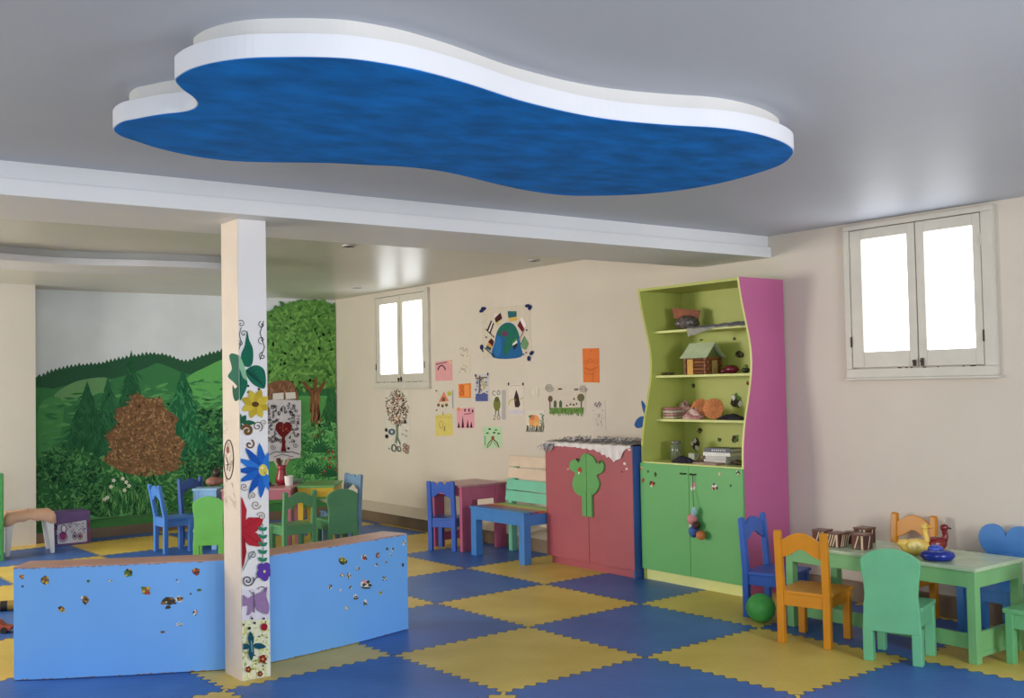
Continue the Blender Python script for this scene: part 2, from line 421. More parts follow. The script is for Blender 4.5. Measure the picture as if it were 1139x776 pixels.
# right part: big tree, dark pine, grass
A.poly([(285, 445), (310, 440), (380, 440), (380, 580), (285, 580)], (87, 159, 85))
pine(368, 418, 352, 386, 486, (49, 107, 62), [(44, 98, 58), (58, 121, 69)], 13)
crown = smooth_loop([(286, 445), (284, 380), (292, 352), (312, 340), (334, 334), (358, 335), (376, 346), (384, 390), (380, 425), (356, 432), (330, 430), (312, 440)], 5)
A.poly(crown, (92, 144, 69)); A.scatter(crown, 1900, [(83, 132, 62), (105, 159, 78), (121, 173, 87), (71, 119, 58), (98, 150, 71)], (4, 8), (2, 4), (0, 360), 14)
A.poly([(343, 480), (346, 455), (344, 438), (334, 424), (338, 424), (347, 434), (349, 420), (352, 420), (352, 433), (359, 424), (362, 425), (354, 440), (355, 462), (360, 482)], (116, 78, 50))
A.scatter([(344, 430), (354, 430), (357, 480), (345, 480)], 90, [(136, 96, 64), (96, 62, 40), (150, 112, 80)], (8, 16), (.8, 1.6), (80, 100), 15)
gr = [(328, 475), (378, 470), (378, 545), (328, 545)]
A.scatter(gr, 700, [(69, 144, 78), (98, 173, 96), (53, 116, 67), (121, 189, 116)], (4, 10), (1.2, 2.8), (0, 360), 16)
for cx, cyy in ((347, 527), (356, 503), (366, 530)):
    for a in range(190, 351, 16): A.leaf(cx, cyy, 15, 2, a, (37, 98, 60)); A.same()
for i in range(16): A.ell(random.uniform(358, 375), random.uniform(500, 528), 1.3, 1.3, random.choice([(150, 60, 50), (170, 90, 80), (120, 44, 44)]), 8)
# brown bedstead arch with two pillows, seen above the white board
bed = smooth_loop([(294, 446), (295, 430), (304, 424), (316, 423), (326, 427), (329, 446)], 5); A.poly(bed, (128, 92, 66))
A.scatter(bed, 160, [(146, 108, 80), (108, 76, 54), (160, 120, 92)], (5, 9), (1, 2), (60, 120), 17)
A.poly([(302.5, 437.5), (314.5, 436.5), (314.5, 444), (302.5, 444.5)], (222, 218, 210)); A.poly([(316.5, 436.5), (327.5, 436), (328, 443), (317, 444)], (222, 218, 210))
mu = A.b.build('wall_mural', recenter=False)
tag(mu, 'painted forest mural with hills, pines and a big leafy tree on the back wall', 'mural')

# ------------------------------------------------------------------ painted column
CX0, CX1, CY0, CY1 = 2.19, 2.348, 5.265, 5.49
colm = struct(one('column', lambda b: b.box((CX0, CY0, 0), (CX1, CY1, 2.402), paint((232, 228, 226), 0.5, 0.02, 3, 0.02)), bevel=0.003, recenter=False), 'square white column painted with flowers')
def clip_col(P):
    for ax, lo, hi in ((0, CX0+.001, CX1-.001), (2, 0.004, 2.39)): P = clip_axis(ax, lo, hi)(P) if P else []
    return P
A = Art(lambda x, y: on_y(x, y, CY0), (0, -1, 0), 0.00015, 0.0004, clip_col)
A.poly([(262, 690), (300, 686), (300, 760), (262, 762)], (230, 228, 196))
A.scatter([(266, 690), (300, 688), (300, 756), (266, 758)], 240, [(214, 210, 110), (190, 200, 110), (232, 226, 180), (206, 212, 150)], (2, 4), (1.5, 2.5), (0, 360), 21)
A.poly([(262, 655), (300, 655), (300, 688), (262, 690)], (224, 218, 226))
DK = (60, 58, 52)
A.spiral(268, 360, 4.5, 1.2, 0.8, DK, 200); A.spiral(271, 371, 4, 1.2, 0.8, DK, 20, -1); A.spiral(267, 382, 3.5, 1.3, .8, DK, 180); A.spiral(291, 361, 4, 1.1, .8, DK, 250, -1); A.spiral(291, 378, 4.5, 1.1, .8, DK, 90); A.spiral(292, 396, 4.5, 1.1, .8, DK, 270, -1)
A.stroke([(268, 364), (266, 372), (268, 380), (266, 388)], .8, DK); A.stroke([(293, 357), (289, 370), (294, 386), (289, 400)], .8, DK)
TG, TG2 = (24, 104, 80), (18, 80, 66)
A.poly(smooth_loop([(274.5, 368), (277, 378), (281, 388), (281, 402), (277, 408), (269, 405), (268, 394), (272, 384)], 4), TG)
A.poly(smooth_loop([(273, 412), (284, 406), (294, 412), (294.5, 431), (284, 429), (276, 421)], 4), TG)
A.poly(smooth_loop([(262, 404), (268, 412), (275, 424), (273, 434), (266, 446), (261, 440)], 4), TG)
A.poly([(263, 396), (266, 394), (272, 408), (275, 424), (270, 420), (265, 408)], (140, 190, 150))
for i in range(7): A.stroke([(274+i*.4, 412+i*.6), (281+i*2, 409+i*3.4)], .7, (14, 70, 58)); A.stroke([(264, 405+i*3), (268-i*.3, 416+i*4)], .7, (14, 70, 58))
for q in ((275.6, 429), (276, 436), (287.5, 432.6)): A.ell(*q, 1.3, 1.3, (40, 36, 34), 10)
for a in range(0, 360, 45): A.leaf(284, 449, 17, 9.5, a+20, (206, 182, 62) if a % 90 else (190, 164, 48)); A.same()
A.ell(283.5, 449.5, 4, 3, (96, 62, 24))
for a, L in ((250, 15), (300, 10), (0, 16), (180, 8), (120, 8)): A.leaf(268, 470, L, 6, a, (28, 92, 62)); A.same()
A.spiral(274.5, 479, 6.5, 1.2, 3.2, (116, 80, 40), 200); A.spiral(286, 474, 6, 1.6, .9, (96, 70, 40), 60, -1); A.spiral(277, 494, 5.5, 1.1, 1.6, (110, 74, 44), 300); A.spiral(293, 470, 4, 1.3, .7, (150, 140, 90), 90)
for a, L in ((262, 31), (292, 26), (232, 32), (205, 31), (180, 29), (155, 29), (122, 30), (95, 31), (70, 26), (320, 26)):
    A.leaf(292, 523, L, 8.5, a, random.choice([(30, 100, 190), (24, 84, 172), (44, 118, 204)])); A.same()
A.ell(292, 522.5, 5, 6.5, (214, 198, 90)); A.ell(291, 520, 1.5, 1.5, (236, 228, 170), 8); A.ell(294, 526, 1.4, 1.4, (190, 160, 60), 8)
for q in ((271, 541, 4.5, 40), (280, 551, 4.5, 120), (284, 561, 5.5, 10), (290, 574, 5, 200)): A.spiral(*q[:3], 1.5, .8, (140, 116, 84), q[3])
RD, RD2 = (178, 38, 52), (150, 26, 42)
A.leaf(266, 590, 42, 17, 268, RD); A.leaf(266, 590, 29, 18, 334, RD); A.leaf(267, 590, 30, 16, 34, RD); A.leaf(266, 588, 46, 13, 88, RD2)
A.stroke([(267, 589), (288, 575)], .6, RD2); A.stroke([(268, 590), (286, 603)], .6, RD2)
A.stroke([(291, 582), (292, 606), (290, 644)], .8, (40, 110, 84))
for i in range(7):
    y = 586+i*8.5; A.leaf(291.3, y+4, 7, 4, 225, (44, 128, 98)); A.leaf(291.3, y+4, 6.5, 4, 320, (44, 128, 98))
A.spiral(280, 617, 5, 1.5, .9, (70, 90, 84), 120); A.spiral(274.5, 645, 7, 1.7, 1.2, (60, 60, 70), 330); A.stroke([(269, 634), (275, 622), (282, 612)], .8, (90, 120, 110)); A.stroke([(281, 646), (285, 641)], 1, (60, 60, 70))
for a in range(0, 360, 72): A.ell(293+5.2*math.cos(R_(a+10)), 635+6.2*math.sin(R_(a+10)), 4, 4.8, (92, 60, 158), 12); A.same()
A.ell(293, 635, 1.3, 1.6, (236, 220, 150), 8)
PB = (150, 120, 160)
A.poly(smooth_loop([(281, 662), (275, 665), (269, 661), (268, 673), (275, 673), (274, 684), (281, 676)], 4), PB); A.poly(smooth_loop([(282, 662), (289, 658), (296, 652), (295, 662), (298, 672), (297, 682), (289, 680), (284, 676)], 4), PB)
A.stroke([(281, 658), (281.5, 680)], 1.4, (104, 80, 112)); A.ring(290, 655, 4, 3, .8, (90, 70, 90), 180, 400); A.stroke([(280, 660), (276, 656)], .7, (80, 60, 80))
for i in range(20): A.ell(random.uniform(268, 297), random.uniform(683, 752), random.uniform(.7, 1.5), random.uniform(.7, 1.5), random.choice([(60, 50, 60), (110, 140, 70), (150, 160, 90), (70, 60, 60)]), 8); A.same()
for q in ((276, 698, 1.8), (282, 692, 1.4), (269.5, 694, 1.3), (279, 687, 1.3)): A.ell(q[0], q[1], q[2], q[2], (40, 50, 44), 10)
A.ell(292.5, 696.5, 3.8, 4.2, (156, 26, 44))
TB = (18, 78, 96)
A.leaf(278.5, 718, 17, 7, 265, TB); A.leaf(278, 718, 14.5, 7, 178, TB); A.leaf(279, 717, 16, 7, 5, TB); A.leaf(278.5, 716, 18, 6.5, 92, TB); A.stroke([(278, 712), (279, 724)], 1, (120, 180, 170))
for cx, cyy, r, c in ((291, 732, 3.3, (140, 44, 34)), (275, 743.5, 2.4, (130, 40, 40)), (288, 748.5, 2.2, (120, 50, 44))):
    for a in range(0, 360, 72): A.ell(cx+r*.75*math.cos(R_(a)), cyy+r*.9*math.sin(R_(a)), r*.6, r*.65, c, 10); A.same()
    A.ell(cx, cyy, r*.4, r*.4, (210, 170, 80), 8)
A.b.build('flower_painting', colm)['label'] = 'bright painted flowers and butterflies on the column face'
def clip_colx(P):
    return clip_axis(1, CY0+.001, CY1-.001)(P)
A = Art(lambda x, y: on_x(x, y, CX0), (-1, 0, 0), 0.0002, 0.0003, clip_colx)
A.poly([(246, 236), (270, 236), (274, 775), (246, 775)], 0, paint((216, 200, 182), 0.55, 0.05, 5, 0.02))
A.poly(smooth_loop([(255, 396), (260, 393), (268, 400), (268, 430), (259, 424), (253.5, 418), (258, 410)], 4), (30, 104, 80)); A.poly(smooth_loop([(259, 428), (262, 432), (268, 424), (268, 440), (262, 446), (259, 438)], 4), (24, 92, 72))
A.ring(254.5, 511, 5.4, 22, 1.1, (52, 40, 34)); A.ell(253.5, 500, 1.8, 4.2, (150, 84, 72), 12); A.stroke([(252, 509), (254, 515), (253, 523)], .9, (60, 48, 40)); A.stroke([(252, 517), (256, 516)], .8, (60, 48, 40)); A.stroke([(256, 519), (256, 524)], .7, (60, 48, 40))
for i in range(26):
    x, y = random.uniform(250, 264), random.uniform(462, 560); A.stroke([(x, y), (x+random.uniform(-2, 2), y+random.uniform(3, 8))], .4, (176, 150, 130))
A.b.build('oval_drawing', colm)['label'] = 'pale peach side of the column with a small oval drawing'

# ------------------------------------------------------------------ ceiling clouds
CLOUD = [(125.5,144),(134.8,136),(150,132.6),(177,127.6),(204,124.5),(216,120.6),(219,115),(214,108),(202.5,99.8),(194.7,91),(196.7,85.8),(212,77),(239,69.6),(274,65),(312.7,63.8),(351,63.8),(390,65.7),(428.7,71),(467,78.5),(520,93),(573.7,110.5),(610.6,120),(647.5,128),(684,133.7),(721,137.4),(758,140),(795,142),(824.5,145.5),(850,151),(872,158.8),(882.7,167),(880,175),(868.7,183.5),(846.6,191.6),(813.4,201),(776.5,208.6),(739.7,213.8),(702.8,216.7),(666,217.8),(629,217.4),(592,213),(555,205.6),(518,196.4),(486.7,190),(448,185.6),(409,183.7),(370.7,181.7),(332,181),(293,180.6),(254.7,179),(216,174),(177,165.5),(150,157),(133,151)]
ZCL = 2.43
out = smooth_loop([tuple(on_z(x, y, ZCL)[:2]) for x, y in CLOUD], 4)
def inset(o, d):
    o = np.array(o); n = len(o); ar = sum(o[i][0]*o[(i+1) % n][1]-o[(i+1) % n][0]*o[i][1] for i in range(n))
    t = np.roll(o, -1, 0)-np.roll(o, 1, 0); nr = np.stack([-t[:,1], t[:,0]], 1); nr /= np.linalg.norm(nr, axis=1)[:,None]
    return [tuple(p) for p in o+nr*(d if ar > 0 else -d)]
def cloud_mat():
    mt = paint((4, 116, 204), 0.7, 0.30, 3.2, 0.05, 0.15, stretch=(1.5, 2.6, 1)); return mt
cl = thing('ceiling_cloud', 'large blue cloud-shaped panel with a white rim hung under the ceiling', 'ceiling panel', (2.3, 3.3, ZCL))
loc_ = lambda o: [(p[0]-2.3, p[1]-3.3) for p in o]
one('rim', lambda b: b.prism(loc_(out), 0.002, 0.068, 'z', paint((222, 222, 226), 0.6, 0.02, 3)), cl)
one('blue_face', lambda b: b.prism(loc_(inset(out, 0.004)), 0, 0.004, 'z', cloud_mat()), cl)
one('base', lambda b: b.prism(loc_(inset(out, 0.055)), 0.066, ZC-ZCL+.002, 'z', paint((214, 210, 204), 0.6, 0.02, 3)), cl)
# far white panel
near = [(-40,285),(0,288.5),(60,293),(114,295),(180,296.5),(243,299)]
far = [(262,303),(243,306),(180,305.5),(110,304.5),(50,302),(0,299),(-40,296)]
o2 = smooth_loop([tuple(on_z(x, y, 2.50)[:2]) for x, y in near+far], 4)
c2 = tag(thing('ceiling_panel', '', ''), 'grey wavy panel hung under the back ceiling behind the column', 'ceiling panel'); c2.location = (2.2, 8.6, 2.5)
l2 = lambda o: [(p[0]-2.2, p[1]-8.6) for p in o]
one('rim', lambda b: b.prism(l2(o2), 0, 0.05, 'z', paint((214, 214, 218), 0.5, 0.03, 3)), c2)
one('base', lambda b: b.prism(l2(inset(o2, 0.05)), 0.05, ZB-2.5, 'z', paint((190, 190, 186), 0.5, 0.03, 3)), c2)
for (x, y, lb) in ((3.927, 7.27, 'small round downlight nearest the column in the back ceiling'), (5.808, 7.339, 'small round downlight above the wall drawings'), (5.622, 10.236, 'small round downlight in the back ceiling by the mural corner')):
    d = thing('downlight', lb, 'ceiling light', (x, y, ZB-0.012), 0, 'downlights in the back ceiling')
    one('trim_ring', lambda b: b.lathe([(.048, 0), (.052, .002), (.052, .012), (.03, .012), (.03, .003), (.04, 0)], (0, 0, 0), paint((190, 188, 184), .3, .02), 20), d, smooth=False)
    one('lens', lambda b: b.lathe([(.036, .0), (.034, .006)], (0, 0, 0.003), paint((70, 66, 60), .3, .05), 16), d)

# ------------------------------------------------------------------ curved counter
arc_px = [(16,757.5),(60,756),(100,754),(150,751.5),(200,748.5),(250,745.5),(300,738),(350,727),(400,715),(455.5,700)]
arc = [tuple(on_z(x, y, 0)[:2]) for x, y in arc_px]
arc = smooth_loop(arc, 6, closed=False)
arc = [(x, y+0.012) for x, y in arc]
back = [tuple(p) for p in np.array(inset(arc+[(3.3, 7.0), (1.4, 7.0)], 0.0))[:len(arc)]]
bk = []
for i, p in enumerate(arc):
    a = np.array(arc[max(i-1, 0)]); c = np.array(arc[min(i+1, len(arc)-1)]); t = (c-a)/np.linalg.norm(c-a)
    n_ = np.array([-t[1], t[0]]); bk.append(tuple(np.array(p)+n_*0.21))
HC = 0.592
ct = thing('counter', 'low curved light blue counter with a bare wooden top around the column', 'counter', (2.3, 5.8, 0))
lc = lambda o: [(p[0]-2.3, p[1]-5.8) for p in o]
BLUEC = paint((112, 174, 240), 0.4, 0.035, 1.6, 0.02, 0.5)
one('front_panel', lambda b: b.prism(lc(arc)+lc([tuple(np.array(p)*.92+np.array(q)*.08) for p, q in zip(arc, bk)])[::-1], 0.004, HC-.006, 'z', BLUEC), ct)
one('body', lambda b: b.prism(lc([tuple(np.array(p)*.92+np.array(q)*.08) for p, q in zip(arc, bk)])+lc(bk)[::-1], 0.0, HC-.014, 'z', paint((176, 128, 112), .6, .1)), ct)
one('top', lambda b: b.prism(lc([tuple(np.array(p)*.985+np.array(q)*.015) for p, q in zip(arc, bk)])+lc(bk)[::-1], HC-.014, HC, 'z', paint((192, 142, 126), 0.35, 0.14, 5, 0.05, .5)), ct)['label'] = 'pinkish bare wood top'
def edge_wear(b):
    CH_ = paint((150, 116, 96), .8, .2, 40); n = len(arc)
    for i in range(150):
        k = random.uniform(0, n-1.01); j = int(k); p = np.array(arc[j])+(np.array(arc[j+1])-np.array(arc[j]))*(k-j); q = np.array(arc[j+1])-np.array(arc[j]); q /= np.linalg.norm(q)
        top = random.random() < .65; z = HC-.006 if top else 0.004; hh = random.uniform(.002, .007); ww = random.uniform(.008, .035)
        a = p-q*ww/2; c = p+q*ww/2; nn = np.array([q[1], -q[0]])*.0012
        zz = z-hh if top else z+hh
        vs = [(a[0]+nn[0]-2.3, a[1]+nn[1]-5.8, z), (c[0]+nn[0]-2.3, c[1]+nn[1]-5.8, z), ((a[0]*.3+c[0]*.7)+nn[0]-2.3, (a[1]*.3+c[1]*.7)+nn[1]-5.8, zz)]
        b.add(vs, [(0, 1, 2)], CH_)
one('chipped_edge', edge_wear, ct)['kind'] = 'stuff'
def on_counter(x, y):
    d = ray(x, y); best = None
    for p, q in zip(arc, arc[1:]):
        e = np.array(q)-np.array(p); M = np.array([[d[0], -e[0]], [d[1], -e[1]]])
        try: s_, t_ = np.linalg.solve(M, np.array(p)-EYE[:2])
        except Exception: continue
        if -0.001 <= t_ <= 1.001 and s_ > 0 and (best is None or s_ < best): best = s_
    if best is None: best = 6.3
    return EYE+d*best
def sticker(px, py, rx, ry, cols, seed, parent, hit, normal, pieces=7, origin=(0, 0, 0), name='sticker'):
    rnd = random.Random(seed)
    A = Art(hit, normal, 0.00015, 0.001)
    base = cols[0]
    A.poly([(px+rx*rnd.uniform(.6, 1)*math.cos(t), py+ry*rnd.uniform(.6, 1)*math.sin(t)) for t in [2*math.pi*i/9 for i in range(9)]], base)
    for i in range(pieces):
        x, y = px+rx*rnd.uniform(-.7, .7), py+ry*rnd.uniform(-.7, .7); c = rnd.choice(cols[1:] or cols)
        A.poly([(x+rx*.42*rnd.uniform(.4, 1)*math.cos(t), y+ry*.42*rnd.uniform(.4, 1)*math.sin(t)) for t in [2*math.pi*k/7 for k in range(7)]], c)
    A.b.v = [(v[0]-origin[0], v[1]-origin[1], v[2]-origin[2]) for v in A.b.v]
    return A.b.build(name, parent)
K = (66, 62, 52); Y_ = (206, 170, 70); BR = (140, 100, 60); GN = (90, 120, 60); WT = (226, 222, 210); RDp = (170, 70, 60); PK = (214, 150, 150)
st = [(24,641,4,3.5,[Y_,RDp,K]),(49.5,645,7,7,[K,Y_,Y_,BR]),(25,652,2,1.5,[K,K]),(68,676.5,5,5,[BR,Y_,K]),(94.5,667,6,7,[BR,WT,Y_,K]),(98,646,2.4,2.2,[K,GN]),(122.5,645.5,3.5,2,[K,WT]),(143,637,6.5,6.5,[GN,K,Y_,GN]),(162,657,7.5,7,[BR,Y_,GN,RDp]),(188,668,12,6,[K,K,BR,WT]),(187,675,4,3,[K,K]),(199,666,6,5,[WT,K,BR]),(218,635.5,6,6,[K,Y_,GN,RDp]),(221.5,656,4,2,[K,GN]),(212,660,1.5,1.5,[K]),(217,681,3.5,5,[K,PK,WT]),(200,694,4.5,2.6,[K,WT]),(181,702.5,4.5,2,[K,BR]),(196.5,644.5,1.2,1.2,[K]),(198.5,647,1.2,1.2,[WT]),
      (381,623.5,7.5,5.5,[K,GN,Y_,K]),(405,619.5,4.5,5,[WT,K,RDp]),(420,617.5,3,4.2,[K,BR,PK]),(418.5,628,2.2,3,[WT,K,RDp]),(430.5,610,2,2.6,[K,GN]),(436.5,611,2,3,[WT,K]),(434,617,1.8,2.2,[K,WT]),(430,625,2,1.8,[PK,BR]),(449,603.5,2.6,3.6,[K,GN,WT]),(448,628,1.6,3,[K]),(397.5,632,3,3,[WT,K]),(380,639.5,4,2.4,[WT,BR]),(387.5,640,3.5,4,[WT,K,Y_]),(407,649,8,6,[WT,K,PK,K]),(407,653.5,7.5,1.5,[K,K]),(427.5,643,3,3.4,[WT,K]),(389.5,653,2,3,[WT,K]),(367,652.5,3,3.4,[WT,K]),(378.5,656,1.5,2,[PK,WT]),(395.5,663.5,3.6,4,[WT,K,K]),(406,669.5,2.6,4.5,[WT,K]),(423,659,2.6,3,[GN,Y_]),(385,676,3,3.2,[GN,Y_,WT])]
for i, q in enumerate(st):
    q = (q[0], q[1], q[2]*.85, q[3]*.85, q[4])
    n_ = (-0.45, -0.89, 0) if q[0] < 230 else (0.2, -0.98, 0)
    sticker(*q, 100+i, ct, on_counter, n_, 7, (2.3, 5.8, 0))

# ------------------------------------------------------------------ chairs
def post_outline(w0, w1, H, r=0.012): return [(w0, 0), (w1, 0), (w1, H-r), (w1-r*.6, H), (w0+r*.6, H), (w0, H-r)]
def arch_chair(name, label, rgb, loc, ang, wd=.33, d=.31, H=.63, seat=.30, group=None, scallop=False, leg=.042, tilt=.025):
    M = wood_paint(rgb)
    t = thing(name, label, 'chair', (loc[0], loc[1], 0), R_(ang-90), group)
    h = wd/2
    for sx in (-1, 1):
        x0, x1 = (-h, -h+leg) if sx < 0 else (h-leg, h)
        def rear(b):
            # side profile with a slight rake above the seat
            prof = [(0, 0), (leg*.95, 0), (leg*.95, seat), (leg*.85-tilt, H-.012), (leg*.5-tilt, H), (-tilt+.004, H-.010), (0, seat)]
            b.prism(prof, x0, x1, 'x', M)
        one('leg', rear, t, bevel=.005)
        one('leg', lambda b: b.box((x0, d-leg, 0), (x1, d, seat-.02), M), t, bevel=.005)
    def seatf(b):
        b.box((-h+.002, leg*.5, seat-.02), (h-.002, d+.012, seat), M) if False else b.prism([(-h+leg, .006), (h-leg, .006), (h-leg, leg), (h+.004, leg), (h+.004, d+.012), (-h-.004, d+.012), (-h-.004, leg), (-h+leg, leg)], seat-.02, seat, 'z', M)
    one('seat', seatf, t, bevel=.004)
    def apr(b):
        z0, z1 = seat-.085, seat-.02
        b.box((-h+leg-.002, .006, z0), (h-leg+.002, .026, z1), M); b.box((-h+leg-.002, d-.03, z0), (h-leg+.002, d-.01, z1), M)
        for sx in (-1, 1):
            x = sx*(h-leg/2); b.box((x-.01, leg*.9, z0), (x+.01, d-leg+.002, z1), M)
    one('apron', apr, t, bevel=.003)
    def back(b):
        a = h-leg*.55; top = []; bot = []
        n = 24
        for i in range(n+1):
            u = -1+2*i/n
            if scallop:
                zt = H-.035+.03*abs(math.cos(u*math.pi*1.5))
            else:
                zt = H-.055+.045*max(0, math.cos(u*math.pi*.62))**1.0*(1 if abs(u) < .8 else .6)
            top.append((u*a, zt))
        for i in range(n, -1, -1):
            u = -1+2*i/n; au = abs(u)
            zb = H-.105-.045*(1-math.cos(min(1, au/.75)*math.pi))/2-.025*max(0, au-.75)/.25
            bot.append((u*a, zb))
        b.prism(top+bot, 0, .018, 'y', M)
        # rake to follow the posts
        b.v = [(x, y+.010-tilt*max(0, (z-seat)/(H-seat)), z) for x, y, z in b.v]
    one('backrest', back, t, bevel=.003)
    return t
def solid_chair(name, label, rgb, loc, ang, wd=.30, d=.31, H=.58, seat=.30, group=None):
    M = wood_paint(rgb)
    t = thing(name, label, 'chair', (loc[0], loc[1], 0), R_(ang-90), group)
    h = wd/2
    half = [(h*.98, .20), (h*.95, .27), (h*.90, .34), (h*.93, .40), (h, .47), (h*1.02, .515), (h*.97, .53), (h*.72, .556), (h*.4, .573), (h*.15, .58), (0, .58)]
    half = [(x, z*H/.58) for x, z in half]
    def back(b):
        o = [(-h*.97, .16), (h*.97, .16)]+half+[(-x, z) for x, z in half[::-1][1:]]
        b.prism(o, -.001, .024, 'y', M)
    one('backrest', back, t, bevel=.005)
    lg = .052
    for sx in (-1, 1):
        x0, x1 = (-h, -h+lg) if sx < 0 else (h-lg, h)
        one('leg', lambda b: b.box((x0, .0, 0), (x1, .052, .19), M), t, bevel=.005)
        one('leg', lambda b: b.box((x0, d-.042, 0), (x1-(.008 if sx < 0 else 0), d, seat-.02), M), t, bevel=.005)
    one('seat', lambda b: b.box((-h-.002, .024, seat-.024), (h+.002, d+.012, seat), M), t, bevel=.005)
    def apr(b):
        for sx in (-1, 1):
            x = sx*(h-.018); b.box((x-.011, .024, seat-.10), (x+.011, d-.04, seat-.022), M)
        b.box((-h+.05, d-.032, seat-.085), (h-.05, d-.012, seat-.022), M)
    one('apron', apr, t, bevel=.003)
    return t
def heart_chair(name, label, rgb, loc, ang, wd=.32, d=.30, H=.58, seat=.29):
    M = wood_paint(rgb); t = thing(name, label, 'chair', (loc[0], loc[1], 0), R_(ang-90)); h = wd/2
    o = []
    for i in range(60):
        a = 2*math.pi*i/60; x = 16*math.sin(a)**3; z = 13*math.cos(a)-5*math.cos(2*a)-2*math.cos(3*a)-math.cos(4*a)
        o.append((x/16*h*1.05, H-.13+(z-5)/12*.13))
    one('backrest', lambda b: b.prism(o, 0, .022, 'y', M), t, bevel=.004)
    for sx in (-1, 1):
        x0, x1 = (-h, -h+.045) if sx < 0 else (h-.045, h)
        one('leg', lambda b: b.box((x0, .0225, 0), (x1, .065, seat-.02), M), t, bevel=.004); one('leg', lambda b: b.box((x0, d-.045, 0), (x1, d, seat-.02), M), t, bevel=.004)
    one('back_post', lambda b: b.box((-.05, .0225, seat), (.05, .04, H-.22), M), t, bevel=.003)
    one('seat', lambda b: b.box((-h-.002, .0225, seat-.02), (h+.002, d+.01, seat), M), t, bevel=.004)
    def apr(b):
        for sx in (-1, 1): x = sx*(h-.02); b.box((x-.01, .06, seat-.08), (x+.01, d-.04, seat-.018), M)
        b.box((-h+.04, d-.03, seat-.08), (h-.04, d-.012, seat-.018), M)
    one('apron', apr, t, bevel=.003)
    return t
NG, FG = 'small wooden chairs around the long green table', 'small wooden chairs around the tables by the mural'
arch_chair('kids_chair', 'orange arch-backed child chair with its back to the viewer at the green table', (206, 134, 22), (4.918, 3.835), 14.4, .315, .335, .645, .30, NG)
solid_chair('kids_chair', 'mint green child chair with solid curved back in front of the long green table', (108, 182, 134), (4.958, 3.297), 18, .305, .30, .60, .30, NG)
arch_chair('kids_chair', 'blue arch-backed child chair at the green table end beside the tall cabinet', (44, 92, 176), (5.415, 4.60), -75, .36, .30, .63, .29, NG)
arch_chair('kids_chair', 'orange child chair on the wall side of the green table behind the yellow duck', (206, 134, 22), (6.105, 3.875), 180, .315, .30, .635, .30, NG)
heart_chair('kids_chair', 'blue child chair with heart-shaped back by the wall at right end of green table', (64, 128, 196), (6.115, 3.27), 180, H=.675)['group'] = NG
solid_chair('kids_chair', 'green child chair cut by the right edge at the end of the green table', (104, 176, 116), (5.565, 2.60), 90, .325, .32, .58, .285, NG)
arch_chair('kids_chair', 'dark blue arch-backed child chair at the small pink table by the wall', (40, 84, 172), (5.318, 8.16), 32.7, .275, .27, .64, .30, None, True)
arch_chair('kids_chair', 'light blue arch-backed child chair farthest left of the group by the mural', (76, 130, 206), (3.335, 9.95), 2, .28, .28, .64, .33, FG, tilt=.06)
arch_chair('kids_chair', 'dark blue child chair behind the light blue table against the mural', (38, 84, 160), (3.80, 10.38), -62, .34, .28, .65, .30, FG)
solid_chair('kids_chair', 'light green child chair with solid back left of the painted column', (104, 182, 88), (3.45, 9.0), 62, .265, .30, .585, .30, FG)
arch_chair('kids_chair', 'green arch-backed child chair just right of the painted column', (90, 150, 102), (4.174, 8.70), 92, .325, .28, .60, .30, FG)
solid_chair('kids_chair', 'dark green child chair with solid rounded back at the right of the mural group', (86, 146, 100), (4.654, 8.80), 86, .305, .28, .575, .30, FG)
arch_chair('kids_chair', 'grey-blue scalloped child chair nearest the wall corner behind the dark green chair', (116, 150, 184), (5.07, 9.36), 180, .33, .28, .66, .31, FG, True)

# ------------------------------------------------------------------ long green table with toys
GT = wood_paint((122, 180, 116), .35); GTT = paint((176, 196, 160), .25, .14, 7, .05, .5)
tx0, tx1, ty0, ty1, th = 5.24, 5.755, 2.98, 4.225, .50
gt = thing('kids_table', 'long low green wooden table with worn top by the right wall', 'table', ((tx0+tx1)/2, (ty0+ty1)/2, 0))
hx, hy = (tx1-tx0)/2, (ty1-ty0)/2
one('tabletop', lambda b: b.box((-hx, -hy, th-.02), (hx, hy, th), GTT), gt, bevel=.004)
for sx in (-1, 1):
    for sy in (-1, 1):
        x0 = -hx+.012 if sx < 0 else hx-.062; y0 = -hy+.012 if sy < 0 else hy-.062
        one('leg', lambda b: b.box((x0, y0, 0), (x0+.05, y0+.05, th-.02), GT), gt, bevel=.004)
def apron(b):
    for s1 in (-1, 1):
        x = s1*(hx-.024); b.box((x-.011, -hy+.06, th-.105), (x+.011, hy-.06, th-.02), GT)
        y = s1*(hy-.024); b.box((-hx+.06, y-.011, th-.105), (hx-.06, y+.011, th-.02), GT)
one('apron', apron, gt, bevel=.003)
for s1 in (-1, 1):
    y = s1*(hy-.037); one('stretcher', lambda b: (b.box((-hx+.06, y-.012, .03), (hx-.06, y+.012, .16), GT), b.box((-hx+.06, y-.018, .03), (hx-.06, y+.018, .055), GT)), gt, bevel=.003)
one('stretcher', lambda b: b.box((-hx+.07, -hy+.05, .06), (-hx+.09, hy-.05, .14), GT), gt, bevel=.003)
